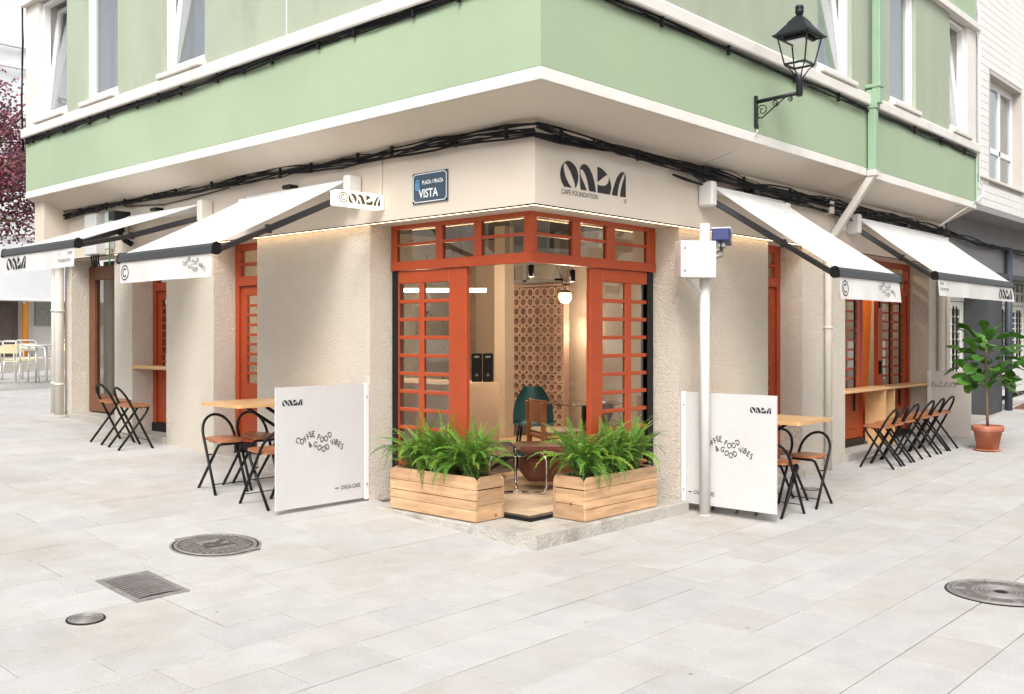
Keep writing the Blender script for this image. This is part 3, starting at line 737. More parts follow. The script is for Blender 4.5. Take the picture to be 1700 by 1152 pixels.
# furniture inside
tc_ = thing('teal_chair', 'teal shell chair in front of the breeze blocks', 'chair', (2.72, 2.42, .13))
m = MB(); vs = []; n = 12
ux = Vector((.74, -.67, 0)); uy = Vector((.67, .74, 0))
for i in range(n + 1):
    for j in range(9):
        u = (j / 8 - .5); t = i / n
        wd = .44 * (1 - .55 * max(0, t - .55) ** 2 / .2) if t > .55 else .44
        if t < .4: p = uy * (-.30 + t * .75) + Vector((0, 0, .45 + .03 * (2 * u) ** 2))
        else: p = uy * (.0 + .12 * (t - .4)) + Vector((0, 0, .45 + (t - .4) * .68))
        p = p - uy * .10 * (2 * u) ** 2 * (1 if t > .4 else 0)
        vs.append(Vector((2.70, 2.38, .13)) + ux * (u * wd) + p)
m.add(vs, [(i * 9 + j, i * 9 + j + 1, (i + 1) * 9 + j + 1, (i + 1) * 9 + j) for i in range(n) for j in range(8)], True).build('shell', 'teal', tc_)
for sx in (-1, 1):
    for sy in (-.28, .05):
        b = Vector((2.70, 2.38, .13)); MB().tube([b + ux * .14 * sx + uy * (sy * .7) + Vector((0, 0, .44)), b + ux * .2 * sx + uy * sy + Vector((0, 0, 0.0))], .012, 6).build('leg', 'black_metal', tc_)
def wood_chair(x, y_, rz, label, dark=False):
    c = thing('wooden_chair', label, 'chair', (0, 0, 0), 'wooden chairs in the cafe')
    for sx in (-1, 1):
        MB().bar((sx * .20, -.18, 0), (sx * .20, -.20, .76), .035, .05, (0, 1, 0), .006).build('leg', 'walnut', c)
        MB().bar((sx * .20, .20, 0), (sx * .20, .19, .46), .035, .045, (0, 1, 0), .006).build('leg', 'walnut', c)
    m = MB(); vs = []
    for i in range(9):
        u = i / 8 - .5
        for z in (.56, .78):
            for t in (0, .018): vs.append((u * .44, -.235 + .10 * u * u * 2 + t, z))
    fs = []
    for i in range(8):
        a = i * 4; fs += [(a, a + 4, a + 6, a + 2), (a + 1, a + 3, a + 7, a + 5), (a, a + 1, a + 5, a + 4), (a + 2, a + 6, a + 7, a + 3)]
    fs += [(0, 2, 3, 1), (32, 33, 35, 34)]
    m.add(vs, fs).build('backrest', 'walnut', c)
    MB().box(-.215, .215, -.20, .21, .40, .445, .008).build('seat_frame', 'walnut', c)
    MB().box(-.20, .20, -.19, .20, .446, .49, .018).build('cushion', 'cushion', c)
    c.location = (x, y_, .134); c.rotation_euler = (0, 0, rz); return c
wood_chair(2.16, 1.62, R(-118), 'wooden chair with beige cushion, its back to the street')
wood_chair(2.95, 1.25, R(60), 'wooden chair tucked at the glass table beside the right door')
gt = thing('glass_table', 'round smoked glass table in the cafe', 'table', (2.62, 1.60, .134))
MB().lathe([(.40, 0), (.41, .006), (.40, .012)], (2.62, 1.60, .845), 40).build('tabletop', 'glass_dark', gt)
MB().tube([(2.62, 1.60, .15), (2.62, 1.60, .845)], .03, 10).lathe([(.2, 0), (.2, .012), (.05, .03)], (2.62, 1.60, .134), 24).build('stem', 'black_metal', gt)
lp = thing('leather_lounge_chair', 'brown leather lounge chair on chrome legs by the doorway', 'chair', (1.65, 1.2, .134))
lo = Vector((1.66, 1.22, .134)); fw = Vector((-.74, .67, 0)).normalized(); rt_ = Vector((.67, .74, 0)).normalized()
MB().obox(lo + Vector((0, 0, .20)), .29, .25, .115, fw, rt_, (0, 0, 1), .045).build('seat_base', 'leather', lp)
MB().obox(lo + Vector((0, 0, .36)) + fw * .03, .32, .26, .045, fw, rt_, (0, 0, 1), .03).build('cushion', 'leather', lp)
bk = (Vector((0, 0, 1)) - fw * .35).normalized()
MB().obox(lo - fw * .40 + Vector((0, 0, .55)), .26, .27, .06, bk, rt_, bk.cross(rt_) * -1, .03).build('backrest', 'leather', lp)
ct = thing('chrome_side_table', 'low round glass table on bent chrome tubes behind the planters', 'table', (1.2, 1.25, .134))
MB().lathe([(.36, 0), (.37, .006), (.36, .012)], (1.20, 1.25, .50), 40).build('tabletop', 'glass_dark', ct)
for k in range(3):
    a = R(-75 + 120 * k); d = Vector((math.cos(a), math.sin(a), 0)); b = Vector((1.20, 1.25, .134))
    MB().tube([b + d * .05 + Vector((0, 0, .013)), b + d * .22 + Vector((0, 0, .013)), b + d * .27 + Vector((0, 0, .03)), b + d * .29 + Vector((0, 0, .08)), b + d * .29 + Vector((0, 0, .30)), b + d * .27 + Vector((0, 0, .345)), b + d * .22 + Vector((0, 0, .362))], .0125, 8).build('leg', 'chrome', ct)
pu = thing('black_lounge_chair', 'black lounge chair behind the left planter', 'chair', (1.75, 2.05, .134))
MB().obox((1.72, 2.1, .40), .27, .25, .06, fw, rt_, (0, 0, 1), .03).build('seat', 'pot_plastic', pu)
for k in (-1, 1): MB().bar(Vector((1.72, 2.1, .36)) + rt_ * .2 * k - fw * .2, Vector((1.72, 2.1, .135)) + rt_ * .2 * k + fw * .2, .03, .03).build('leg', 'black_metal', pu)
cu = MB(); vs = []; n = 18
for i in range(n + 1):
    u = i / n; o = -.50 + .03 * math.sin(i * 1.7)
    vs += [(6.70 + .20 * u + .06 * u, -o - .05, .27), (6.86 + .30 * u, -o - .05, 2.08)]
tag(cu.add(vs, [(2 * i, 2 * i + 2, 2 * i + 3, 2 * i + 1) for i in range(n)], True).build('door_curtain', 'curtain_orange'), 'glowing orange curtain between the glazed doors behind the window bar', 'curtain')
for (x, y_, e, lab) in ((6.9, 1.1, 34, 'added round lamp, out of view, lighting the curtained street doors from behind'), (1.3, 4.1, 12, 'added round lamp, out of view, lighting the room behind the door near the street table')):
    cl = thing('added_ceiling_lamp', lab, 'lamp', (x, y_, 2.915))  # invented fitting, added to brighten the curtain and the left doorway
    MB().lathe([(.12, -.05), (.13, -.02), (.13, 0)], (x, y_, 2.918), 20).build('diffuser', 'shade_glow', cl)
    point('added_ceiling_light', (x, y_, 2.78), e, r=.1)

# ------------------------------------------------------------------ awnings
def awning(side, s0, s1, d, zw, zb, label, prints, near, rl=.0):
    """s0 nearer the corner; d projection; zw/zb height of cloth at the wall and at the front bar"""
    fr = F(side)
    a = thing('awning', label, 'awning', fr((s0 + s1) / 2, 0, zb), 'white folding arm awnings')
    for s in (s0 - .10, s1 + .02):
        m = MB(); fbox(m, side, s, s + .085, .004, .15, zw - .175, zw + (.045 if s < s0 else -.005), .014); m.build('bracket', 'white_paint' if side == 'R' or near else 'cream_pipe', a)
    MB().tube([fr(s0 - .015, .085, zw - .02), fr(s1 + .02, .085, zw - .02)], .038, 12).build('roller', 'fabric', a)
    m = MB(); n, k = 14, 10; vs = []
    for i in range(n + 1):
        for j in range(k + 1):
            u, v = i / n, j / k
            z = zw + .012 + (zb + .028 - zw - .012) * v - .020 * math.sin(math.pi * v) * (1 - .5 * abs(2 * u - 1))
            vs.append(fr(s0 + (s1 - s0) * u, .085 + (d - .085) * v, z))
    top = [(i * (k + 1) + j, (i + 1) * (k + 1) + j, (i + 1) * (k + 1) + j + 1, i * (k + 1) + j + 1) for i in range(n) for j in range(k)]
    m.add(vs, top, True); ck = m.build('cloth', 'fabric', a)
    for q in (.25, .5, .75):
        sm_ = MB(); pts = []
        for j in range(k + 1):
            v = j / k; z = zw + .012 + (zb + .028 - zw - .012) * v - .020 * math.sin(math.pi * v) * (1 - .5 * abs(2 * q - 1)); s_ = s0 + (s1 - s0) * q
            pts += [fr(s_ - .009, .085 + (d - .085) * v, z + .002), fr(s_ + .009, .085 + (d - .085) * v, z + .002)]
        sm_.add(pts, [(2 * j, 2 * j + 1, 2 * j + 3, 2 * j + 2) for j in range(k)], True).build('seam', 'fabric_seam', ck)
    prof = [(d - .035, zb - .03), (d - .01, zb - .046), (d + .028, zb - .044), (d + .040, zb - .036), (d + .034, zb + .012), (d + .024, zb + .030), (d + .0, zb + .038), (d - .035, zb + .025)]
    MB().prism(prof, lambda o, z, t: fr(t, o, z), s0 - .015, s1 + .015).build('front_bar', 'anthracite', a, fixn=True)
    for s in (s0 - .024, s1 + .016):
        MB().prism([(o + (o - d) * .12, z + (z - zb) * .2) for o, z in prof], lambda o, z, t: fr(t, o, z), s, s + .008).build('end_cap', 'black_metal', a, fixn=True)
    # valance hanging from the bar
    zt, zl = zb - .036, zb - .036 - .185
    wav = lambda s, z: (zt - z) / .185 * (.010 * math.sin(s * 7 + 1) + .006 * math.sin(s * 17)) + .03 * ((zt - z) / .185) * rl
    m = MB(); n, k = 40, 6; vs = []
    for i in range(n + 1):
        for j in range(k + 1):
            s = s0 + .01 + (s1 - s0 - .02) * i / n; z = zt + (zl - zt) * j / k; vs.append(fr(s, d + .022 + wav(s, z), z))
    va = m.add(vs, [(i * (k + 1) + j, i * (k + 1) + j + 1, (i + 1) * (k + 1) + j + 1, (i + 1) * (k + 1) + j) for i in range(n) for j in range(k)], True).build('valance', 'fabric', a)
    sg = -1 if side == 'L' else 1
    base = s1 if side == 'L' else s0            # reading starts at the left end as seen from the street
    pms = {}
    for data, t, zc in prints:
        pm = pms.setdefault(round(t, 2), MB())
        put2d(pm, data, lambda A, B: fr(base + sg * (t + A), d + .0255 + wav(base + sg * (t + A), zl + zc + B), zl + zc + B))
    for pm in pms.values(): pm.build('print', 'ink', va)
    # folding arms
    for s, inn in ((s0 + .03, 1), (s1 - .03, -1)):
        sh = fr(s, .09, zw - .125); el = fr(s + inn * .23, d * .52, (zw - .12) * .46 + zb * .54 - .03); wr = fr(s + inn * .02, d - .03, zb - .02)
        am = MB().bar(sh, el, .042, .055, ch=.008); am.bar(el, wr, .034, .045, ch=.007)
        am.tube([el + Vector((0, 0, -.035)), el + Vector((0, 0, .035))], .03, 10)
        am.build('folding_arm', 'anthracite', a)
    MB().obox(fr((s0 + s1) / 2 + .12, .06, zw + .045), .05, .06, .018, ch=.006).build('roof_clip', 'black_metal', a)
    return a
LG = lambda h: [(logo2d(h), 0)]
W1, W2, WS = text2d('CAFE', .030), text2d('FOUNDATION', .030), 1
wave_small = lambda t, z, k=.036: [(d, t, z) for d in wave2d(k)]
cp = lambda r, t, z: [(d, t, z) for d in copyright2d(r)]
awning('L', 2.05, 3.55, 1.342, 2.86, 2.215, 'nearer white awning beside the lit sign on the left facade', cp(.066, .10, .088) + wave_small(1.22, .105, .032), True)
awning('L', 4.43, 6.13, 1.342, 2.87, 2.405, 'farther white awning at the end of the left facade', [(logo2d(.115), .08, .04), (shift(text2d('CAFE', .030), 0, 0), 1.55, .115), (shift(text2d('FOUNDATION', .030), 0, 0), 1.34, .05)] + cp(.012, 1.36, .13), False)
awning('R', 2.30, 3.60, 1.23, 2.86, 2.065, 'nearer white awning on the right facade by the camera pole', cp(.066, .11, .088) + wave_small(.98, .105, .034), True, .6)
awning('R', 5.44, 8.18, .94, 2.86, 2.19, 'farther white awning over the window bar on the right facade', [(logo2d(.115), 2.16, .035), (text2d('CAFE', .030), .06, .12), (text2d('FOUNDATION', .030), .06, .06)] + cp(.012, .33, .135), False, .4)

# ------------------------------------------------------------------ signs
sg = thing('lit_sign', 'small glowing white box sign sticking out from the left facade', 'sign', (-.24, 1.70, 2.59))
MB().box(-.49, -.012, 1.65, 1.755, 2.592, 2.712, .006).build('box', 'lightbox', sg)
MB().box(-.012, -.001, 1.66, 1.745, 2.60, 2.705).build('wall_plate', 'white_paint', sg)
fs_ = lambda A, B: Vector((-.49 + A, 1.6485, 2.592 + B))
m = MB()
for d in (ring2d(.044, .009), arc2d(.026, .009, R(42), R(318))): put2d(m, shift(d, .052, .060), fs_)
put2d(m, shift(logo2d(.076), .100, .026), fs_); m.build('logo', 'ink_olive', sg)
m = MB()
for i, t in enumerate(('.CAFE_', 'FOUN', 'DATION')):
    d = text2d(t, .017, .005); put2d(m, shift(d, .438, .086 - i * .030, (.030, .024, .036)[i] / width(d)), fs_)
m.build('lettering', 'ink_gold', sg)

ps = thing('street_sign', 'dark blue street name plate with white lettering', 'sign', (-.002, 1.094, 2.603))
MB().box(-.014, -.002, .891, 1.297, 2.603, 2.848, .002).build('plate', 'plate_blue', ps)
fp = lambda A, B: Vector((-.0156, 1.297 - A, 2.603 + B))
m = MB(); W_, H_, t_ = .406, .245, .006; c_ = .02
oc = [(.008 + c_, .008), (W_ - .008 - c_, .008), (W_ - .008, .008 + c_), (W_ - .008, H_ - .008 - c_), (W_ - .008 - c_, H_ - .008), (.008 + c_, H_ - .008), (.008, H_ - .008 - c_), (.008, .008 + c_)]
ic = [(W_ / 2 + (a - W_ / 2) * .965, H_ / 2 + (b - H_ / 2) * .945) for a, b in oc]
put2d(m, (oc + ic, [(i, (i + 1) % 8, 8 + (i + 1) % 8, 8 + i) for i in range(8)]), fp); m.build('border', 'plate_white', ps)
m = MB(); d = text2d('PLAZA / PRAZA', .030, .02); put2d(m, shift(d, .115, .150, .245 / width(d)), fp); m.build('lettering', 'plate_white', ps); m = MB()
d = text2d('VISTA', .066, .02); put2d(m, shift(d, .078, .045, .225 / width(d)), fp); m.build('lettering', 'plate_white', ps)
m = MB(); put2d(m, ([(.035, .115), (.05, .105), (.07, .105), (.085, .115), (.085, .17), (.035, .17)], [(0, 1, 2, 3, 4, 5)]), fp)
put2d(m, ([(.042, .176), (.078, .176), (.084, .19), (.07, .187), (.06, .198), (.05, .187), (.036, .19)], [(0, 1, 2, 3, 4, 5, 6)]), fp); m.build('crest', 'plate_crest', ps)
m = MB()
for i in range(3):
    for j in range(2): put2d(m, shift(ring2d(.006, .003, 8), .051 + j * .018, .122 + i * .018), lambda A, B: fp(A, B) + Vector((-.0006, 0, 0)))
m.build('crest_detail', 'plate_blue', ps)
for a in (.905, 1.283):
    for z in (2.614, 2.837): MB().lathe([(.007, 0), (.007, .004)], (0, 0, 0), 8).build('screw', 'black_metal', ps).matrix_local = Matrix.Translation(Vector((-.0165, a, z)) - ROOT[ps.name]) @ Matrix.Rotation(R(-90), 4, 'Y') @ Matrix.Translation(ROOT[ps.name])

lg = thing('wall_logo', 'black cafe logo lettering on the cream fascia of the right facade', 'sign', (.7, -.001, 2.6))
m = MB(); fl_ = lambda A, B: Vector((.278 + A, -.003, 2.663 + B)); put2d(m, logo2d(.190), fl_); m.build('logo', 'ink', lg)
m = MB(); d = text2d('.CAFE FOUNDATION', .036); put2d(m, shift(d, .008, -.062, .455 / width(d)), fl_)
for d in copyright2d(.016): put2d(m, shift(d, .828, -.040), fl_)
m.build('lettering', 'ink', lg)

# ------------------------------------------------------------------ street lantern on its scroll bracket
lan = thing('street_lantern', 'black four sided lantern on a scrolled wall bracket', 'street lamp', (2.495, -.62, 3.38))
lx, ly = 2.495, -.82
MB().box(2.475, 2.515, -.425, -.402, 3.375, 3.655, .004).tube([(2.495, -.43, 3.40), (2.495, -.43, 3.36)], .008, 6).build('wall_plate', 'lamp_iron', lan)
MB().tube([(lx, -.42, 3.60), (lx, ly, 3.615)], .017, 10).build('arm', 'lamp_iron', lan)
def spiral(cx_, cz_, r0, r1, a0, turns, n=26): return [Vector((lx, cx_ + (r0 + (r1 - r0) * i / n) * math.cos(a0 + turns * 2 * math.pi * i / n), cz_ + (r0 + (r1 - r0) * i / n) * math.sin(a0 + turns * 2 * math.pi * i / n))) for i in range(n + 1)]
MB().tube([(lx, ly + .12, 3.605), (lx, ly + .25, 3.52), (lx, -.47, 3.452), (lx, -.435, 3.46)], .006, 6).build('brace', 'lamp_iron', lan)
MB().tube(spiral(-.475, 3.52, .055, .012, R(-40), 1.4), .005, 6).build('scroll', 'lamp_iron', lan)
MB().tube(spiral(-.60, 3.565, .032, .008, R(200), 1.3), .005, 6).build('scroll', 'lamp_iron', lan)
MB().tube(spiral(-.735, 3.575, .022, .006, R(120), 1.3), .005, 6).build('scroll', 'lamp_iron', lan)
MB().lathe([(.022, 3.585), (.028, 3.60), (.030, 3.72), (.034, 3.735), (.022, 3.745)], (lx, ly, 0), 14).build('socket', 'lamp_iron', lan)
def ringsq(z, a): return [Vector((lx + sx * a, ly + sy * a, z)) for sx, sy in ((-1, -1), (1, -1), (1, 1), (-1, 1))]
m = MB(); q0, q1, q2 = ringsq(3.745, .022), ringsq(3.82, .06), ringsq(3.845, .088)
for a, b, c in zip(q0, q1, q2): m.tube([a, (a + b) / 2 + (b - a) * .25, b, c], .0055, 6)
m.build('cradle', 'lamp_iron', lan)
m = MB(); bo, to_ = ringsq(3.855, .092), ringsq(4.085, .135)
for i in range(4):
    m.bar(bo[i], bo[(i + 1) % 4], .014, .016); m.bar(to_[i], to_[(i + 1) % 4], .012, .012)
    m.bar(bo[i], to_[i], .012, .012, (1, .3, 0))
m.build('cage', 'lamp_iron', lan)
m = MB()
lv = [(4.085, .165), (4.10, .168), (4.108, .150), (4.20, .078), (4.215, .072), (4.265, .032)]
rings = [ringsq(z, a) for z, a in lv]; vs = [p for r_ in rings for p in r_]
m.add(vs, [(i * 4 + k, i * 4 + (k + 1) % 4, (i + 1) * 4 + (k + 1) % 4, (i + 1) * 4 + k) for i in range(len(lv) - 1) for k in range(4)] + [(3, 2, 1, 0), tuple(4 * (len(lv) - 1) + k for k in range(4))]).build('roof', 'lamp_iron', lan)
MB().lathe([(.028, 4.26), (.03, 4.29), (.036, 4.295), (.036, 4.315), (.030, 4.32), (.036, 4.328), (.036, 4.35), (.024, 4.36)], (lx, ly, 0), 16).build('finial', 'lamp_iron', lan)
MB().box(lx - .10, lx + .10, ly - .10, ly + .10, 4.055, 4.084, .005).build('light_housing', 'lamp_iron', lan)
MB().box(lx - .075, lx + .075, ly - .075, ly + .075, 4.048, 4.0545).build('lens', 'lamp_lens', lan)
MB().tube([(2.495, -.43, 3.365), (2.485, -.425, 3.33), (2.47, -.35, 3.25), (2.40, -.2, 3.15), (2.30, -.03, 3.08)], .006, 6).build('feed_cable', 'white_paint', lan)

# ------------------------------------------------------------------ cables and pipes
def bundle(name, label, base, n, spread, seed, r=(.004, .009), seg=3, sagz=.0, m='cable', clips=0):
    """several strands following base points, each wandering"""
    rr = random.Random(seed); pts = []
    for a, b in zip(base[:-1], base[1:]):
        a, b = Vector(a), Vector(b); k = max(1, int((b - a).length / .22)); pts += [a + (b - a) * (i / k) for i in range(k)]
    pts.append(Vector(base[-1]))
    t = thing(name, label, 'cables', base[0])
    for s in range(n):
        ph, q = rr.uniform(0, 6), rr.uniform(.5, 1.2); off = [rr.uniform(-1, 1), rr.uniform(-1, 1)]; path = []
        for i, p in enumerate(pts):
            j = Vector((rr.uniform(-1, 1), rr.uniform(-1, 1), rr.uniform(-1, 1))) * spread * .22
            tw = Vector((math.cos(ph + i * .35 * q) * .35, math.cos(ph + i * .35 * q) * .35, math.sin(ph + i * .5 * q) * .75 + off[1] * .5)) * spread
            path.append(p + tw + j + Vector((0, 0, -sagz * abs(math.sin(i * .42 + s)))))
        MB().tube(path, rr.uniform(*r), 6).build('strand', m, t)
    for k in range(clips):
        p = pts[int((k + .5) * len(pts) / clips)]
        MB().obox(p, .012, .012, .045, ch=.003).build('clip', 'cable', t)
    return t
bundle('cable_bundle', 'thick black cable bundle under the soffit of the left facade', [(-.05, 8.0, 3.055), (-.055, 6.6, 3.06), (-.055, 5, 3.075), (-.06, 2.6, 3.045), (-.06, 1.5, 3.05), (-.065, .5, 3.03), (-.065, -.06, 3.01)], 11, .042, 5, clips=14)
bundle('cable_bundle', 'thick black cable bundle under the soffit of the right facade', [(-.06, -.066, 3.01), (.5, -.065, 3.01), (1.2, -.06, 3.0), (2.2, -.06, 3.0), (3.4, -.06, 2.98), (5, -.06, 2.97), (6.5, -.06, 2.97), (8.5, -.06, 2.96)], 15, .050, 6, clips=10)
bundle('cable_bundle', 'loose black cables sagging above the right awnings', [(1.7, -.06, 2.97), (2.4, -.05, 2.92), (3.3, -.05, 2.90), (4.4, -.05, 2.92), (5.2, -.05, 2.90), (6.3, -.05, 2.94), (7.4, -.05, 2.90), (8.6, -.05, 2.95)], 6, .045, 9, sagz=.02)
bundle('cable_bundle', 'black cable run clipped under the window sill of the left facade', [(-.425, 8.0, 3.945), (-.425, 6, 3.95), (-.425, 4, 3.945), (-.425, 2, 3.955), (-.425, .6, 3.96), (-.425, -.42, 3.96)], 6, .030, 8, (.007, .010), clips=16)
bundle('cable_bundle', 'thin black cable run under the window sill of the right facade', [(-.425, -.425, 3.96), (1, -.425, 3.955), (2.5, -.425, 3.95), (4.9, -.425, 3.95), (6.5, -.425, 3.945), (8.5, -.425, 3.94)], 5, .026, 12, (.005, .008), clips=9)
bundle('cable_bundle', 'black vertical cables at the far left corner of the building', [(-.43, 8.06, 3.85), (-.44, 8.08, 4.5), (-.43, 8.07, 5.2), (-.44, 8.08, 6.2)], 4, .016, 15, (.006, .010))
bundle('cable_bundle', 'black wire leaving the building towards the plum tree', [(-.44, 8.1, 3.95), (-1.6, 8.6, 3.86), (-3.5, 9.4, 3.9)], 1, .006, 17, (.007, .008))
bundle('thin_cable', 'thin grey cable drooping across the fascia above the far awning', [(-.02, 6.2, 3.02), (-.02, 5.3, 2.965), (-.02, 4.6, 2.99), (-.02, 4.0, 3.02)], 1, .004, 18, (.005, .006))
# green rain pipe with its cream elbow and drop
dp = thing('rain_pipe', 'square green rain pipe turning cream below the soffit on the right facade', 'pipe', (4.95, -.1, .1))
MB().box(4.90, 4.985, -.51, -.425, 3.28, 4.0, .008).box(4.90, 4.985, -.555, -.47, 4.0, 9.0, .008).build('upper_pipe', 'green_pipe', dp)
MB().box(4.89, 4.995, -.525, -.41, 3.95, 4.15, .008).box(4.888, 4.997, -.565, -.40, 4.17, 4.21, .006).build('collar', 'green_pipe', dp)
MB().box(4.892, 4.993, -.518, -.418, 3.235, 3.30, .008).bar((4.945, -.47, 3.26), (4.955, -.03, 2.64), .075, .075, (1, 0, 0), .008).tube([(4.955, -.035, 2.66), (4.955, .03, 2.52), (4.955, .035, 2.4), (4.955, .035, .07)], .042, 14).build('drop_pipe', 'cream_pipe', dp)
[MB().lathe([(.05, 0), (.05, .025)], (4.955, .035, q), 14).build('pipe_clip', 'cream_pipe', dp) for q in (.62, 1.62)]
for x, y_, r_, lab in ((-.02, 7.98, .055, 'thick cream drainpipe at the far left end of the cafe wall'), (-.01, 8.16, .035, 'thin cream drainpipe beside the thick one at the far left corner')):
    d = thing('drain_pipe', lab, 'pipe', (x, y_, H(x, y_)), 'drainpipes at the left corner'); z0 = H(x, y_) - .02
    MB().tube([(x, y_, z0), (x, y_, 3.03)], r_, 14).build('pipe', 'cream_pipe', d)
    [MB().lathe([(r_ + .008, 0), (r_ + .008, .03)], (x, y_, z0 + q), 14).build('pipe_clip', 'cream_pipe', d) for q in (.42, 1.35, 2.2)]
    MB().lathe([(r_ + .06, -.01), (r_ + .06, .03), (r_ + .02, .05)], (x, y_, z0), 10).build('foot_stone', 'granite_sill', d)
for x, y_, lab in ((8.50, .02, 'cream drainpipe at the far end of the right facade'),):
    d = thing('drain_pipe', lab, 'pipe', (x, y_, H(x, 0))); MB().tube([(x, y_, .1), (x, y_, 2.9)], .042, 12).build('pipe', 'cream_pipe', d); [MB().lathe([(.05, 0), (.05, .03)], (x, y_, q), 12).build('pipe_clip', 'cream_pipe', d) for q in (.5, 1.5, 2.2)]
cd = thing('white_conduit', 'white conduit with a kink at the end of the green facade', 'conduit', (8.5, -.42, 3.2))
MB().tube([(8.62, -.43, 6), (8.62, -.43, 3.62), (8.72, -.45, 3.58), (8.72, -.45, 3.44), (8.62, -.43, 3.40), (8.55, -.41, 3.34), (8.2, -.38, 3.22), (8.0, -.12, 2.99)], .013, 8).build('tube', 'white_pvc', cd)
MB().tube([(8.52, -.425, 3.94), (8.52, -.425, 3.36), (8.45, -.40, 3.30), (7.9, -.35, 3.22)], .012, 8).build('tube', 'green_pipe', cd)
ws = MB().tube([(-.006, 1.68, 3.02), (-.006, 1.69, 2.72)], .004, 6).build('sign_wire', 'render_smooth'); tag(ws, 'thin cream wire feeding the lit sign on the left facade', 'wire')
# electrics near the far awning
eb = thing('electric_box', 'pale grey electric box with cable tails under the far left soffit', 'electric box', (-.06, 6.9, 2.55))
MB().box(-.13, -.002, 6.72, 7.02, 2.50, 2.98, .01).build('case', 'grey_box', eb)
m = MB()
for k in range(4): m.tube([(-.07, 6.78 + k * .06, 2.51), (-.07, 6.78 + k * .06, 2.44), (-.05, 6.79 + k * .05, 2.36)], .009, 6)
m.build('cable_tail', 'cable', eb)
MB().box(-.08, -.002, 6.50, 6.60, 2.55, 2.98, .008).build('side_case', 'grey_box', eb)
MB().tube([(-.09, 6.46, 3.02), (-.10, 6.44, 2.8), (-.08, 6.47, 2.6), (-.09, 6.45, 2.36)], .008, 6).build('earth_wire', 'green_wire', eb)
fc = thing('awning_flood_light', 'black hinged floodlight mounted behind the farther left awning', 'floodlight', (-.2, 6.05, 2.8))
MB().box(-.26, -.06, 5.98, 6.12, 2.84, 2.94, .012).build('head', 'black_metal', fc)
MB().tube([(-.10, 6.05, 2.84), (-.16, 6.05, 2.70), (-.10, 6.05, 2.62), (-.02, 6.05, 2.58)], .032, 10).build('bracket', 'black_metal', fc)
jb = thing('junction_box', 'small cream junction boxes above the farther right awning', 'junction box', (4.75, -.03, 2.75))
MB().box(4.76, 4.86, -.08, -.002, 2.86, 3.0, .008).box(5.08, 5.2, -.07, -.002, 2.70, 2.88, .008).build('case', 'cream_pipe', jb)

# white pole with cabinet and camera
po = thing('white_pole', 'white steel pole standing on the pavement with a cabinet bolted on', 'pole', (1.965, -.215, 0))
MB().tube([(1.965, -.215, -.02), (1.965, -.215, 2.50)], .044, 18).build('post', 'white_paint', po)
MB().lathe([(.05, 0), (.05, .012)], (1.965, -.215, H(1.965, -.215)), 18).build('foot_ring', 'white_paint', po)
ax_ = Vector((.74, -.60, 0)).normalized(); ay_ = Vector((.60, .74, 0)).normalized()
cb_ = MB().obox(Vector((1.875, -.155, 2.185)) - ay_ * .06, .155, .085, .155, ax_, ay_, (0, 0, 1), .006).build('cabinet', 'white_paint', po)
m = MB()
for z in (2.09, 2.28): m.obox(Vector((1.875, -.155, z)) - ay_ * .148 - ax_ * .12, .008, .006, .008, ax_, ay_, (0, 0, 1), .002)
m.build('cabinet_lock', 'steel', cb_)
MB().bar((1.93, -.19, 1.92), (1.83, -.12, 2.03), .02, .02).build('cabinet_bracket', 'white_paint', cb_)
cv = thing('blue_camera', 'navy blue traffic camera housing bracketed to the white pole', 'camera', (2.12, -.2, 2.25))
c0 = Vector((2.215, -.235, 2.40)); cx2 = Vector((.90, .43, -.10)).normalized(); cy2 = Vector((-.43, .90, 0)).normalized(); cz2 = cx2.cross(cy2)
MB().obox(c0, .135, .075, .052, cx2, cy2, cz2, .008).build('housing', 'navy', cv)
MB().obox(c0 + cz2 * .062 + cx2 * .04, .155, .082, .006, cx2, cy2, cz2, .002).build('sun_shield', 'plate_white', cv)
MB().obox(c0 - cz2 * .07, .05, .035, .02, cx2, cy2, cz2, .004).tube([c0 - cz2 * .09, c0 - cz2 * .16, Vector((2.01, -.215, 2.20))], .018, 8).build('bracket', 'steel', cv)
MB().obox((2.02, -.215, 2.19), .03, .03, .05, ch=.005).build('pole_clamp', 'white_paint', cv)
MB().tube([c0 - cx2 * .1, c0 - cx2 * .12 - cz2 * .06, c0 - cx2 * .09 - cz2 * .13, Vector((2.0, -.24, 2.22))], .006, 6).build('wire', 'cable', cv)

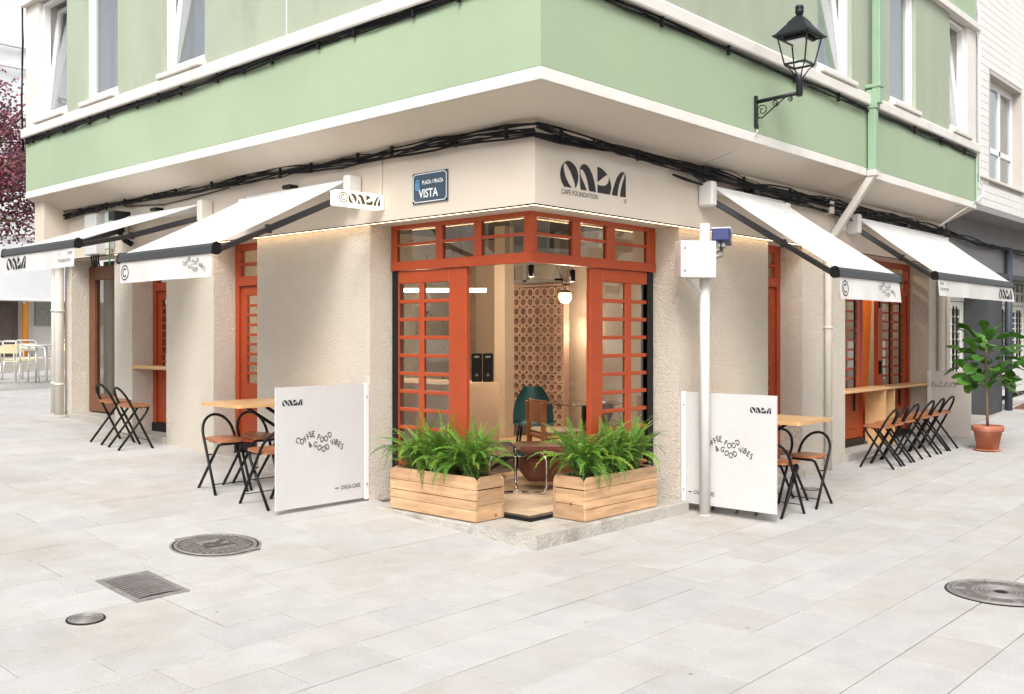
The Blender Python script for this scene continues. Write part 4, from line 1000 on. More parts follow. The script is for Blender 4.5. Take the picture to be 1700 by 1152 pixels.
# ------------------------------------------------------------------ windbreak banners
def windbreak(side, s, o0, o1, z0, z1, label, back=False):
    fr = F(side); zg = H(*fr(s, o1, 0).xy)
    t = thing('windbreak', label, 'banner', fr(s, (o0 + o1) / 2, zg))
    P = lambda o, z, k: fr(s - k, o, z)        # k towards the corner (the face we see)
    m = MB(); n, kk = 16, 16; vs = []
    for f_ in (1, -1):
        for i in range(n + 1):
            for j in range(kk + 1):
                o = o0 + .05 + (o1 - o0 - .05) * i / n; z = z0 + (z1 - z0) * j / kk
                vs.append(P(o, z, f_ * .008))
    N = (n + 1) * (kk + 1); fs = []
    for b, fl2 in ((0, 0), (N, 1)):
        for i in range(n):
            for j in range(kk):
                q = (b + i * (kk + 1) + j, b + (i + 1) * (kk + 1) + j, b + (i + 1) * (kk + 1) + j + 1, b + i * (kk + 1) + j + 1); fs.append(q if fl2 else q[::-1])
    E = [i * (kk + 1) for i in range(n + 1)] + [n * (kk + 1) + j for j in range(1, kk + 1)] + [i * (kk + 1) + kk for i in range(n - 1, -1, -1)] + [j for j in range(kk - 1, 0, -1)]
    fs += [(E[i], E[(i + 1) % len(E)], E[(i + 1) % len(E)] + N, E[i] + N) for i in range(len(E))]
    cl = m.add(vs, fs, False).build('cloth', 'banner_back' if back else 'banner', t, fixn=True)
    m = MB()
    a, b = P(o0 + .0, 0, -.018), P(o0 + .042, 0, .018)
    m.box(min(a.x, b.x), max(a.x, b.x), min(a.y, b.y), max(a.y, b.y), z0 - .015, z1 + .004, .004).build('wall_post', 'white_pvc', t)
    m = MB()
    for z in (z0 + .12, z1 - .11): m.obox(P(o0 + .03, z, .020), .007, .007, .007, ch=.002)
    m.build('bolt', 'steel', t)
    a, b = P(o0 + .06, 0, -.005), P(o1 - .004, 0, .005)
    MB().box(min(a.x, b.x), max(a.x, b.x), min(a.y, b.y), max(a.y, b.y), zg, z0 - .001).build('clear_base', 'acrylic', t)
    pm = MB(); L_ = o1 - o0
    if side == 'L': fn = lambda A, B: P(o1 - A, z0 + B, .0122)
    else: fn = lambda A, B: P(o0 + A, z0 + B, .0122)
    h = z1 - z0
    if not back:
        put2d(pm, shift(logo2d(.044), (.055 if side == 'L' else L_ - .24), h - .145), fn); pm.build('logo_print', 'ink', cl); pm = MB()
        for d in wave2d(.046, .004): put2d(pm, shift(d, (.42 if side == 'L' else .45), h * .535), fn)
        pm.build('slogan_print', 'ink', cl); pm = MB()
        d = text2d('ONDA.CAFE', .034); put2d(pm, shift(d, (L_ - .30 if side == 'L' else .12), .10 if side == 'L' else .085, .205 / width(d)), fn)
        aw = [(0, .014), (.028, .014), (.028, .009), (.040, .0165), (.028, .024), (.028, .019), (0, .019)]
        put2d(pm, shift((aw, [(0, 1, 2, 6), (1, 5, 6), (1, 2, 5), (2, 3, 4, 5)]), (L_ - .36 if side == 'L' else .065), .10 if side == 'L' else .085), fn)
        pm.build('address_print', 'ink', cl)
    else:
        put2d(pm, ([(.38 - a, b + h - .21) for a, b in logo2d(.075)[0]], logo2d(.075)[1]), fn)
        pm.build('print', 'ink_faded', cl)
    return t
windbreak('L', 1.97, -.075, .86, .155, 1.132, 'white banner windbreak with curved slogan left of the corner')
windbreak('R', 2.07, -.075, .83, .078, 1.05, 'white banner windbreak half hidden behind the white pole')
windbreak('R', 8.12, -.075, .48, .13, 1.07, 'faded beige windbreak with see-through logo behind the potted tree', True)

# ------------------------------------------------------------------ street furniture of the cafe
def wall_table(side, s0, s1, o1, z, label):
    fr = F(side); t = thing('wall_table', label, 'table', fr((s0 + s1) / 2, o1 / 2, H(*fr((s0 + s1) / 2, o1 / 2, 0).xy)))
    a, b = fr(s0, -.06, 0), fr(s1, o1, 0)
    poly = rounded(min(a.x, b.x), max(a.x, b.x), min(a.y, b.y), max(a.y, b.y), .03, 4)
    m = MB(); m.prism(poly, pl, z - .030, z - .006)
    cx_ = (a + b) / 2; m.prism([(cx_.x + (p - cx_.x) * .992, cx_.y + (q - cx_.y) * .992) for p, q in poly], pl, z - .0059, z)
    m.build('tabletop', 'table_wood', t)
    for s in (s0 + .12, s1 - .12):
        MB().bar(fr(s, -.06, z - .42), fr(s, o1 * .62, z - .04), .024, .024).bar(fr(s, -.068, z - .46), fr(s, -.068, z - .04), .024, .024, (1, .2, 0)).build('brace', 'black_metal', t)
    return t
wall_table('L', 2.43, 3.04, .90, .975, 'small wooden wall table left of the white banner')
wall_table('R', 2.41, 3.06, .86, .812, 'small wooden wall table behind the pole and banner')
sh = MB(); fbox(sh, 'L', 5.46, 6.245, -.30, -.07, 1.160, 1.200, .012)
tag(sh.build('window_shelf', 'table_wood'), 'narrow wooden shelf across the far orange doorway', 'shelf')
wb = thing('window_bar', 'long light wood bar with box legs across the right street doors', 'counter', (6.85, .1, .2))
MB().box(5.505, 6.70, .055, .325, .875, .905, .006).build('worktop', 'plywood', wb)
MB().box(6.704, 8.185, .045, .325, .877, .907, .006).build('worktop', 'plywood', wb)
MB().box(6.655, 6.69, .07, .325, .192, .874, .004).build('support_board', 'plywood', wb)
MB().box(6.94, 6.975, .07, .325, .192, .876, .004).build('support_board', 'plywood', wb)
MB().box(6.692, 6.938, .28, .31, .192, .876).build('back_board', 'plywood', wb)
MB().obox((6.64, .30, .215), .012, .02, .022, ch=.003).build('foot_bracket', 'steel', wb)

def make_stool(label, group):
    t = thing('folding_stool', label, 'stool', (0, 0, 0), group)
    r = .0125; hw = .145
    arch = []
    a0, a1 = Vector((0, .18, 0)), Vector((0, -.165, .645))
    ln = lambda k: a0 + (a1 - a0) * k
    kb = .76
    for k in (0, .3, .6, kb): p = ln(k); arch.append((-hw - .006 + .006 * k, p.y, p.z))
    for i in range(1, 12):
        th = math.pi * i / 12; k = kb + (1 - kb) * math.sin(th); p = ln(k); arch.append((-hw * math.cos(th), p.y, p.z))
    for k in (kb, .6, .3, 0): p = ln(k); arch.append((hw + .006 - .006 * k, p.y, p.z))
    MB().tube(arch, r, 10).build('arch_frame', 'black_metal', t)
    b0, b1 = Vector((0, -.18, 0)), Vector((0, .145, .428)); ln2 = lambda k: b0 + (b1 - b0) * k
    hw2 = .118; u = []
    for k in (0, .5, .88): p = ln2(k); u.append((-hw2, p.y, p.z))
    u += [(-hw2 + .006, b1.y - .015, .416), (-hw2 + .03, b1.y, .428), (hw2 - .03, b1.y, .428), (hw2 - .006, b1.y - .015, .416)]
    for k in (.88, .5, 0): p = ln2(k); u.append((hw2, p.y, p.z))
    MB().tube(u, r, 10).build('leg_frame', 'black_metal', t)
    p = ln(.13); MB().tube([(-hw, p.y, p.z), (hw, p.y, p.z)], .0045, 6).build('stretcher', 'black_metal', t)
    poly = []
    for i in range(28):
        a = 2 * math.pi * i / 28; c, s = math.cos(a), math.sin(a)
        poly.append((.142 * math.copysign(abs(c) ** .62, c), .03 + .15 * math.copysign(abs(s) ** .62, s)))
    m = MB(); m.prism(poly, lambda a, b, q: Vector((a, b, q + .10 * a * a)), .442, .456)
    m.prism([(a * .975, .03 + (b - .03) * .975) for a, b in poly], lambda a, b, q: Vector((a, b, q + .10 * a * a)), .4561, .460)
    m.build('seat', 'seat_wood', t)
    m = MB()
    for sx in (-1, 1): m.obox((sx * .105, .02, .436), .014, .05, .005); m.tube([(sx * (hw + .012), ln(.5).y, ln(.5).z), (sx * (hw2 - .014), ln(.5).y, ln(.5).z)], .006, 6)
    m.build('hinge', 'black_metal', t)
    return t
STOOLS = [
 (-.70, 3.03, 180, 'outer folding stool on the far side of the left street table', 'stools at the left street table'),
 (-.35, 3.04, 180, 'inner folding stool near the wall on the far side of the left table', 'stools at the left street table'),
 (-.70, 2.31, 0, 'folding stool partly hidden behind the left white banner', 'stools at the left street table'),
 (-.365, 5.81, -90, 'left one of two folding stools facing the far doorway shelf', 'stools at the doorway shelf'),
 (-.365, 5.39, -90, 'right one of two folding stools facing the far doorway shelf', 'stools at the doorway shelf'),
 (2.445, -.65, -90, 'front folding stool just behind the banner at the right table', 'stools at the right street table'),
 (2.40, -.25, -90, 'folding stool near the wall hidden behind the pole banner', 'stools at the right street table'),
 (3.06, -.65, 90, 'folding stool standing clear on the far side of the right table', 'stools at the right street table'),
 (3.08, -.27, 90, 'folding stool by the wall on the far side of the right table', 'stools at the right street table'),
 (5.46, -.355, 0, 'first folding stool from the left at the window bar', 'stools in a row at the window bar'),
 (5.745, -.36, 0, 'second folding stool from the left at the window bar', 'stools in a row at the window bar'),
 (6.04, -.375, 0, 'third folding stool from the left at the window bar', 'stools in a row at the window bar'),
 (6.47, -.40, 0, 'fourth folding stool from the left at the window bar', 'stools in a row at the window bar'),
 (6.76, -.42, 0, 'fifth folding stool from the left at the window bar', 'stools in a row at the window bar'),
 (7.04, -.44, 0, 'last folding stool of the window bar row, nearest the potted tree', 'stools in a row at the window bar')]
proto = make_stool(STOOLS[0][3], STOOLS[0][4])
for i, (x, y_, rz, lab, grp) in enumerate(STOOLS):
    o = proto if i == 0 else dup(proto, lab, grp)
    e = .1; nrm = Vector((-(H(x + e, y_) - H(x - e, y_)) / (2 * e), -(H(x, y_ + e) - H(x, y_ - e)) / (2 * e), 1)).normalized()
    M = Matrix.Translation((x, y_, H(x, y_) + .001)) @ nrm.to_track_quat('Z', 'Y').to_matrix().to_4x4() @ Matrix.Rotation(R(rz + (i * 37 % 7 - 3) * .8) if abs(nrm.z) > 2 else 0, 4, 'Z')
    q = Vector((0, 0, 1)).rotation_difference(nrm).to_matrix().to_4x4()
    o.matrix_world = Matrix.Translation((x, y_, H(x, y_) + .002)) @ q @ Matrix.Rotation(R(rz + (i * 37 % 7 - 3) * .8), 4, 'Z')

# ------------------------------------------------------------------ planters and ferns
ZS = .112
def planter(x0, x1, y0, y1, h, label, vis_end):
    """plank box; long faces and short faces of separate planks; rounded upper corners on the top planks"""
    t = thing('wooden_planter', label, 'planter', ((x0 + x1) / 2, (y0 + y1) / 2, ZS), 'wooden planters on the corner step')
    alongx = (x1 - x0) > (y1 - y0); th = .018
    rr = random.Random(int(x0 * 100) + 5)
    n = 4; rows = [0, .27, .47, .71, 1.0]
    def plank(face, z0, z1, a0, a1, top, jit=0):
        # face: 'x-','x+','y-','y+'
        c = .055 if top else .0
        poly = [(a0, z0), (a1, z0)]
        if top:
            for i in range(6): q = R(90 * i / 5); poly.append((a1 - c + c * math.cos(q), z1 - c + c * math.sin(q)))
            for i in range(6): q = R(90 + 90 * i / 5); poly.append((a0 + c + c * math.cos(q), z1 - c + c * math.sin(q)))
        else: poly += [(a1, z1), (a0, z1)]
        fn = {'x-': lambda a, b, q: Vector((x0 + q - jit, a, b)), 'x+': lambda a, b, q: Vector((x1 - th + q + jit, a, b)), 'y-': lambda a, b, q: Vector((a, y0 + q - jit, b)), 'y+': lambda a, b, q: Vector((a, y1 - th + q + jit, b))}[face]
        MB().prism(poly, fn, 0, th).build('plank', 'crate_wood', t, fixn=True)
    for face in ('x-', 'x+', 'y-', 'y+'):
        isx = face[0] == 'x'; a0, a1 = (y0, y1) if isx else (x0, x1)
        long_ = (isx != alongx)
        if not long_: a0 += th + .001; a1 -= th + .001
        rws = rows if long_ else [0, .36, .70, 1.0]
        for k in range(len(rws) - 1):
            g = rr.choice((.002, .003, .006))
            if not long_ and k == len(rws) - 2: g = .014
            plank(face, ZS + .004 + h * rws[k] + g / 2, ZS + .002 + h * rws[k + 1] - .001, a0 + rr.uniform(0, .002), a1 - rr.uniform(0, .002), k == len(rws) - 2, rr.uniform(-.001, .002))
    MB().box(x0 + th + .002, x1 - th - .002, y0 + th + .002, y1 - th - .002, ZS + .004, ZS + .06).build('bottom_board', 'crate_wood', t)
    MB().box(x0 + th + .001, x1 - th - .001, y0 + th + .001, y0 + th + .004, ZS + .061, ZS + h * .9).box(x0 + th + .001, x0 + th + .004, y0 + th + .005, y1 - th - .001, ZS + .061, ZS + h * .9).build('dark_gap_backing', 'pot_plastic', t)  # black sheets added behind the planks so the gaps read as dark
    return t
planter(.015, .325, .605, 1.605, .345, 'left wooden plank planter full of ferns on the step', 'y-')
planter(.60, 1.575, .010, .33, .338, 'right wooden plank planter full of ferns on the step', 'x-')
def fern(cx_, cy_, seed, label, nf, spread):
    rr = random.Random(seed); zt = ZS + .335
    t = thing('potted_fern', label, 'potted plant', (cx_, cy_, ZS + .06), 'ferns in the wooden planters')
    hx = .118
    m = MB(); m.box(cx_ - hx + .02, cx_ + hx - .02, cy_ - hx + .02, cy_ + hx - .02, ZS + .062, zt - .02)
    for a, b, c, d in ((-hx, hx, -hx, -hx + .022), (-hx, hx, hx - .022, hx), (-hx, -hx + .022, -hx + .022, hx - .022), (hx - .022, hx, -hx + .022, hx - .022)): m.box(cx_ + a, cx_ + b, cy_ + c, cy_ + d, zt - .035, zt, .004)
    m.build('pot', 'pot_plastic', t)
    MB().box(cx_ - hx + .023, cx_ + hx - .023, cy_ - hx + .023, cy_ + hx - .023, zt - .0195, zt - .014).build('soil', 'soil', t)
    fm = MB(); tint = []; sm = MB()
    for f in range(nf):
        az = rr.uniform(0, 2 * math.pi); out = rr.random() ** .8
        L = rr.uniform(.32, .58); el = R(90 - 42 * out * rr.uniform(.4, 1.0)); droop = R(rr.uniform(70, 165)) * (.45 + .70 * out)
        p = Vector((cx_ + rr.gauss(0, .045), cy_ + rr.gauss(0, .045), zt - .02)); n = 15; ds = L / n; path = []; ths = []
        tw = rr.uniform(-.5, .5)
        for i in range(n + 1):
            u = i / n; e = el - droop * u ** 1.25; a = az + tw * u
            path.append(p.copy()); ths.append((e, a)); p = p + Vector((math.cos(e) * math.cos(a), math.cos(e) * math.sin(a), math.sin(e))) * ds
        sm.tube(path, [.0022 * (1 - .7 * i / n) for i in range(n + 1)], 3, caps=False)
        g = rr.uniform(.75, 1.25); yel = rr.uniform(.9, 1.35)
        mx = rr.uniform(.026, .042); roll = rr.uniform(-.5, .5)
        for i in range(3, n + 1):
            u = i / n; e, a = ths[i]
            T = Vector((math.cos(e) * math.cos(a), math.cos(e) * math.sin(a), math.sin(e)))
            S = Vector((-math.sin(a), math.cos(a), 0)); N = T.cross(S)
            S = (S * math.cos(roll) + N * math.sin(roll)); N = T.cross(S)
            ln = mx * min(1, u * 3.6) * (1 - max(0, u - .66) / .34 * .78)
            for half in (0, .5):
                b = path[i] - T * ds * half
                for sd in (-1, 1):
                    d = (S * sd + T * .30 + N * rr.uniform(-.10, .30) * -1).normalized(); l = ln * rr.uniform(.85, 1.1); wd = .0072 * L / .45
                    o = len(fm.v)
                    fm.add([b, b + d * l * .35 + T * wd, b + d * l, b + d * l * .35 - T * wd * .9], [(0, 1, 2), (0, 2, 3)])
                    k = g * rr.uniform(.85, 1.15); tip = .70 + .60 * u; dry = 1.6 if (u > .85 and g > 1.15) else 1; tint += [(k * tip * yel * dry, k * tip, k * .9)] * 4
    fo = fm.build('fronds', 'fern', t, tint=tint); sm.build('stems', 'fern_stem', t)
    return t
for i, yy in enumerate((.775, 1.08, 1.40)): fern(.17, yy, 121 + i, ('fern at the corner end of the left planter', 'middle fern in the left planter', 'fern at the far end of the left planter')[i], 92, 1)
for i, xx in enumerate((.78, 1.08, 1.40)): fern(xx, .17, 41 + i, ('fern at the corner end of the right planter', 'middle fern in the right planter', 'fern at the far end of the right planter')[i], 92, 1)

# ------------------------------------------------------------------ fiddle leaf fig
fx, fy = 7.2, -.95; fz = H(fx, fy)
fg = thing('fiddle_leaf_fig', 'fiddle leaf fig tree in a terracotta pot beyond the stools', 'potted tree', (fx, fy, fz))
MB().lathe([(.12, .018), (.158, .23), (.17, .232), (.178, .236), (.180, .29), (.176, .30), (.155, .30), (.15, .262), (.0005, .26)], (fx, fy, fz), 28).build('pot', 'terracotta', fg)
MB().lathe([(.12, 0), (.150, .004), (.155, .018), (.148, .02), (.13, .017)], (fx, fy, fz), 28).build('saucer', 'terracotta', fg)
MB().lathe([(.149, .262), (.10, .272), (.001, .275)], (fx, fy, fz), 20).build('soil', 'soil', fg)
rf = random.Random(77)
trunk = [(fx, fy, fz + .24), (fx - .012, fy + .005, fz + .6), (fx - .035, fy + .01, fz + .85), (fx - .03, fy + .01, fz + 1.15), (fx - .02, fy, fz + 1.38)]
MB().tube(trunk, [.017, .0145, .013, .010, .006], 10).build('trunk', 'bark', fg)
LM = None
def leaf_mesh():
    m = MB(); n = 9; vs = []
    prof = [0.02, .19, .25, .235, .26, .33, .40, .40, .30, .03]
    for i in range(n + 1):
        u = i / n; wv = prof[i] * .62
        for j, s in enumerate((-1, -.5, 0, .5, 1)):
            vs.append((u, s * wv, .10 * (abs(s) * wv * 2) + .04 * math.sin(u * 9 + s * 3) * abs(s) - .22 * u * u))
    return m.add(vs, [(i * 5 + j, (i + 1) * 5 + j, (i + 1) * 5 + j + 1, i * 5 + j + 1) for i in range(n) for j in range(4)], True)
def fig_leaf(p, az, el, size, roll):
    global LM
    d = Vector((math.cos(el) * math.cos(az), math.cos(el) * math.sin(az), math.sin(el)))
    q = d.to_track_quat('X', 'Z').to_matrix().to_4x4()
    M = Matrix.Translation(Vector(p) - Vector((fx, fy, fz))) @ q @ Matrix.Rotation(roll, 4, 'X') @ Matrix.Diagonal((size, size, size, 1))
    if LM is None:
        LM = leaf_mesh().build('leaf', 'fig_leaf', fg); LM.data.transform(Matrix.Translation((fx, fy, fz))); LM.matrix_local = M
    else: share(LM, 'leaf', fg, M)
for i in range(62):
    t = (i + .5) / 62; z = .74 + .68 * t
    az = i * 2.399 + rf.uniform(-.3, .3); r0 = rf.uniform(.02, .26) * (1.15 - .9 * abs(t - .45))
    p = (fx - .03 + math.cos(az) * r0, fy + math.sin(az) * r0, fz + z - .02)
    fig_leaf(p, az + rf.uniform(-.4, .4), R(rf.uniform(-15, 50) + 40 * max(0, t - .6)), rf.uniform(.22, .33), rf.uniform(-.6, .6))
cr = Vector((.67, -.74, 0))
for k, (dx, dz) in enumerate(((-1, -.16), (1, -.10))):
    br = [Vector((fx - .03, fy + .01, fz + .86)), Vector((fx - .03, fy, fz + .90)) + cr * dx * .12 + Vector((0, 0, -.02)), Vector((fx - .03, fy, fz + .93)) + cr * dx * .24 + Vector((0, 0, dz * .4))]
    MB().tube(br, [.007, .006, .004], 6).build('branch', 'bark', fg)
    for j in range(5):
        pp = br[1].lerp(br[2], j / 4); fig_leaf(pp, math.atan2(cr.y * dx, cr.x * dx) + rf.uniform(-1.2, 1.2), R(rf.uniform(-55, 15)), rf.uniform(.16, .24), rf.uniform(-.8, .8))

# ------------------------------------------------------------------ covers in the paving
def cover(x, y_, r, label, kind):
    t = thing('manhole_cover', label, 'manhole cover', (x, y_, H(x, y_)))
    gx_ = (H(x + .2, y_) - H(x - .2, y_)) / .4; gy_ = (H(x, y_ + .2) - H(x, y_ - .2)) / .4
    Z = lambda a, b, d=0: H(x, y_) + gx_ * (a - x) + gy_ * (b - y_) + d + .004
    def disc(m, r0, r1, z0, z1, n=40):
        vs = []
        for rr_, zz in ((r0, -.02), (r0, z0), (r1, z1)):
            vs += [(x + rr_ * math.cos(2 * math.pi * i / n), y_ + rr_ * math.sin(2 * math.pi * i / n), Z(x + rr_ * math.cos(2 * math.pi * i / n), y_ + rr_ * math.sin(2 * math.pi * i / n), zz)) for i in range(n)]
        fs = [(k * n + i, k * n + (i + 1) % n, (k + 1) * n + (i + 1) % n, (k + 1) * n + i) for k in range(2) for i in range(n)] + [tuple(2 * n + i for i in range(n))]
        return m.add(vs, fs)
    disc(MB(), r + .007, r + .006, .0, .0015).build('gap', 'dark_void', t)
    if kind == 'R': disc(MB(), r + .022, r + .020, -.001, .0005).build('collar', 'cast_iron', t)
    disc(MB(), r, r - .006, .0, .003).build('rim', 'iron_dark' if kind == 'R' else 'iron_mid', t)
    def ridge(m, r0, r1):
        n = 40; vs = []
        for rr_, zz in ((r0, .003), (r0 - .003, .007), (r1 + .003, .007), (r1, .003)): vs += [(x + rr_ * math.cos(2 * math.pi * i / n), y_ + rr_ * math.sin(2 * math.pi * i / n), Z(x + rr_ * math.cos(2 * math.pi * i / n), y_ + rr_ * math.sin(2 * math.pi * i / n), zz)) for i in range(n)]
        m.add(vs, [(k * n + i, k * n + (i + 1) % n, (k + 1) * n + (i + 1) % n, (k + 1) * n + i) for k in range(3) for i in range(n)])
    m = MB()
    if kind == 'R':
        ridge(m, r - .008, r - .03); m.build('ridge', 'cast_iron', t)
        m = MB()
        for i in range(-12, 13):
            for j in range(-12, 13):
                a, b = i * .032, j * .032
                if math.hypot(a, b) > r - .045 or (abs(a) < .10 and abs(b) < .115): continue
                hx, hy = (.014, .0055) if (i + j) % 2 else (.0055, .014)
                m.obox((x + a, y_ + b, Z(x + a, y_ + b, .005)), hx, hy, .003)
        m.build('tread', 'cast_iron', t)
        pa = [(x + a, y_ + b) for a, b in ((-.098, -.112), (.098, -.112), (.098, .112), (-.098, .112))]
        MB().add([(a, b, Z(a, b, q)) for q in (.003, .006) for a, b in pa], [(4, 5, 6, 7)] + [(i, (i + 1) % 4, (i + 1) % 4 + 4, i + 4) for i in range(4)]).build('letter_pad', 'cast_iron', t)
        m = MB(); d = text2d('R', .19, .03); w0 = width(d)
        put2d(m, d, lambda A, B: Vector((x - (B - .095), y_ + (A - w0 / 2) * 1.0, Z(x, y_, .010) - gx_ * (B - .095) + gy_ * (A - w0 / 2)))); m.build('letter', 'iron_dark', t)
        m = MB()
        for a, b in ((-.10, r - .03), (.12, -r + .03)): m.obox((x + a, y_ + b, Z(x + a, y_ + b, .004)), .055, .03, .004, ch=.002)
        m.build('lug', 'cast_iron', t)
    elif kind == 'small':
        for q in (1.0, .78, .56): ridge(m, r * q - .006, r * q - .014)
        m.build('ridge', 'cast_iron', t); disc(MB(), r * .36, r * .3, .004, .006, 20).build('boss', 'cast_iron', t)
    else:
        for q in (1.0, .92, .56, .48, .40, .32, .24): ridge(m, r * q - .006, r * q - .020)
        m.build('ridge', 'cast_iron', t)
        m = MB()
        for k, chx in enumerate('EMALCSA'):
            a = R(25 + 52 * k); d = text2d(chx, .075, .02); w0 = width(d)
            def fn(A, B, a=a, w0=w0):
                rr_ = r * .64 + B; tt_ = a - (A - w0 / 2) / (r * .74); return Vector((x + rr_ * math.cos(tt_), y_ + rr_ * math.sin(tt_), Z(x + rr_ * math.cos(tt_), y_ + rr_ * math.sin(tt_), .007)))
            if k in (1, 3, 5): continue
        for k in range(10):
            a = R(36 * k); c_, s_ = math.cos(a), math.sin(a); rr_ = r * .74
            m.obox((x + rr_ * c_, y_ + rr_ * s_, Z(x + rr_ * c_, y_ + rr_ * s_, .005)), .032 if k % 2 else .018, .008 if k % 3 else .022, .003, (c_, s_, 0), (-s_, c_, 0))
        m.build('relief', 'cast_iron', t); disc(MB(), r * .12, r * .10, .004, .007, 20).build('boss', 'dark_void', t)
    return t
cover(-1.675, 1.48, .285, 'round manhole cover with a large letter left of the corner', 'R')
cover(-2.98, .585, .092, 'small ringed valve cover at the lower left', 'small')
cover(1.01, -2.83, .305, 'round ringed manhole cover at the right edge', 'big')
cover(3.80, -.30, .085, 'small dark valve cover by the right wall beyond the table', 'small')
cover(-.9, 8.2, .12, 'small valve cover in the paving beyond the far left stools', 'small')
gr = thing('drain_grate', 'rectangular cast iron drain grate at the left', 'drain grate', (-2.49, .93, H(-2.49, .93)))
gz = lambda a, b, d: H(a, b) + d
gx0, gx1, gy0, gy1 = -2.655, -2.325, .672, 1.188
def tilt_box(m, x0, x1, y0, y1, d0, d1):
    vs = [(a, b, H(a, b) + d) for d in (d0, d1) for b in (y0, y1) for a in (x0, x1)]
    m.add(vs, [(0, 2, 3, 1), (4, 5, 7, 6), (0, 1, 5, 4), (2, 6, 7, 3), (0, 4, 6, 2), (1, 3, 7, 5)])
m = MB(); tilt_box(m, gx0 + .02, gx1 - .02, gy0 + .02, gy1 - .02, -.02, .0035); m.build('pit', 'dark_void', gr)
m = MB()
for a, b, c, d in ((gx0, gx1, gy0, gy0 + .035), (gx0, gx1, gy1 - .035, gy1), (gx0, gx0 + .03, gy0 + .035, gy1 - .035), (gx1 - .03, gx1, gy0 + .035, gy1 - .035)): tilt_box(m, a, b, c, d, -.02, .008)
m.build('frame', 'cast_iron', gr)
for i in range(13):
    yy = gy0 + .05 + i * .0335; m = MB()
    for k in range(8):
        u0, u1 = k / 8, (k + 1) / 8; xa, xb = gx0 + .03 + (gx1 - gx0 - .06) * u0, gx0 + .03 + (gx1 - gx0 - .06) * u1
        ya, yb = yy + .022 * math.sin(u0 * 3.14), yy + .022 * math.sin(u1 * 3.14)
        vs = [(xa, ya, H(xa, ya) + .004), (xb, yb, H(xb, yb) + .004), (xb, yb + .018, H(xb, yb) + .004), (xa, ya + .018, H(xa, ya) + .004)]
        vs += [(a, b, c + .005) for a, b, c in vs]; m.add(vs, [(4, 5, 6, 7), (0, 1, 5, 4), (2, 3, 7, 6)])
    m.build('grate_bar', 'cast_iron', gr)

# ------------------------------------------------------------------ neighbour on the right
NX0, NX1 = 8.66, 17.0
nb = thing('tiled_building', 'white tiled building beyond the green facade on the right', 'building', (8.66, 0, .2))
def nbox(name, m, x0, x1, y0, y1, z0, z1, ch=0.0): return MB().box(x0, x1, y0, y1, z0, z1, ch).build(name, m, nb)
WX = [(9.25, 10.78), (12.2, 13.7)]
# tiled wall round the windows
xs = [NX0] + [q for w_ in WX for q in w_] + [NX1]
for i in range(0, len(xs), 2): nbox('tiled_wall', 'grout', xs[i], xs[i + 1], -.385, .1, 3.32, 8.5)
for a, b in WX: nbox('tiled_wall', 'grout', a, b, -.385, .1, 3.32, 3.70); nbox('tiled_wall', 'grout', a, b, -.385, .1, 5.20, 8.5)
tb = {}; rest = MB(); cnt = 0; cand = []
for r_ in range(48):
    z0 = 3.325 + r_ * .102
    small = z0 < 3.70
    k = 0; x = NX0 + .003
    wd = .102
    while x < 12.4:
        ok = True
        for a, b in WX:
            if x + wd > a - .005 and x < b + .005 and z0 + .1 > 3.69 and z0 < 5.21: ok = False
        if ok:
            lat, dep = proj((x, -.4, z0)); cand.append(((1 if lat / dep < .55 else .1) / dep ** 2 * (1 if (z0 - 1.55) / dep < .36 else .2), x, z0))
        x += wd
cand.sort(key=lambda q: -q[0])
src = None
for i, (q, x, z0) in enumerate(cand):
    if i < 300:
        M = Matrix.Translation(Vector((x, -.392, z0)) - ROOT[nb.name])
        if src is None:
            src = MB().box(0, .098, 0, .012, 0, .098, .003).build('wall_tile', 'tile_white', nb); src.data.transform(Matrix.Translation(ROOT[nb.name])); src.matrix_local = M
        else: share(src, 'wall_tile', nb, M)
    else: rest.box(x, x + .098, -.392, -.38, z0, z0 + .098)
o = rest.build('wall_tiles', 'tile_white', nb); o['kind'] = 'stuff'
for a, b in WX:
    f = MB()
    for (p, q, z0, z1) in ((a, a + .07, 3.70, 5.20), (b - .07, b, 3.70, 5.20), (a + .07, b - .07, 5.11, 5.20), (a + .07, b - .07, 3.70, 3.77), (a + .07, b - .07, 4.17, 4.25), (a + .20, a + .26, 3.77, 5.11), ((a + b) / 2 + .08, (a + b) / 2 + .15, 3.77, 5.11)): f.box(p, q, -.26, -.20, z0, z1, .005)
    fo = f.build('window', 'white_pvc', nb)
    cut = [a + .07, a + .20, a + .26, (a + b) / 2 + .08, (a + b) / 2 + .15, b - .07]
    for j in (0, 2, 4):
        for z0, z1 in ((3.77, 4.17), (4.25, 5.11)): MB().box(cut[j], cut[j + 1], -.235, -.229, z0, z1).build('pane', 'glass_up', fo)
    MB().box(a, b, -.1, -.09, 3.7, 5.2).build('curtain', 'curtain_white', fo)
MB().box(NX0, NX1, -.43, -.388, 3.69, 3.725, .004).build('ledge', 'sill', nb)
nbox('roof', 'sill', NX0, NX1, -.45, 3, 8.5, 8.7)
nbox('canopy_soffit', 'grey_soffit', NX0, NX1, -.40, .25, 3.24, 3.318)
nbox('grey_fascia', 'fascia_grey', NX0, NX1, .0, .25, 2.42, 3.24)
nbox('ledge', 'charcoal', 10.6, NX1, -.10, .0, 2.42, 2.50, .005)
nbox('pillar', 'charcoal', 10.42, 11.12, -.02, .5, .0, 2.42)
nbox('pillar', 'charcoal', 14.0, 14.6, -.02, .5, .0, 2.42)
nbox('back_wall', 'room_dark', NX0, NX1, .9, 1.0, .0, 3.2)
nbox('side_wall', 'render_smooth', 8.60, 8.72, -.02, .5, .0, 2.42)
MB().tube([(11.28, -.07, .1), (11.28, -.07, 2.9)], .055, 12).build('dark_pipe', 'blue_grey', nb)
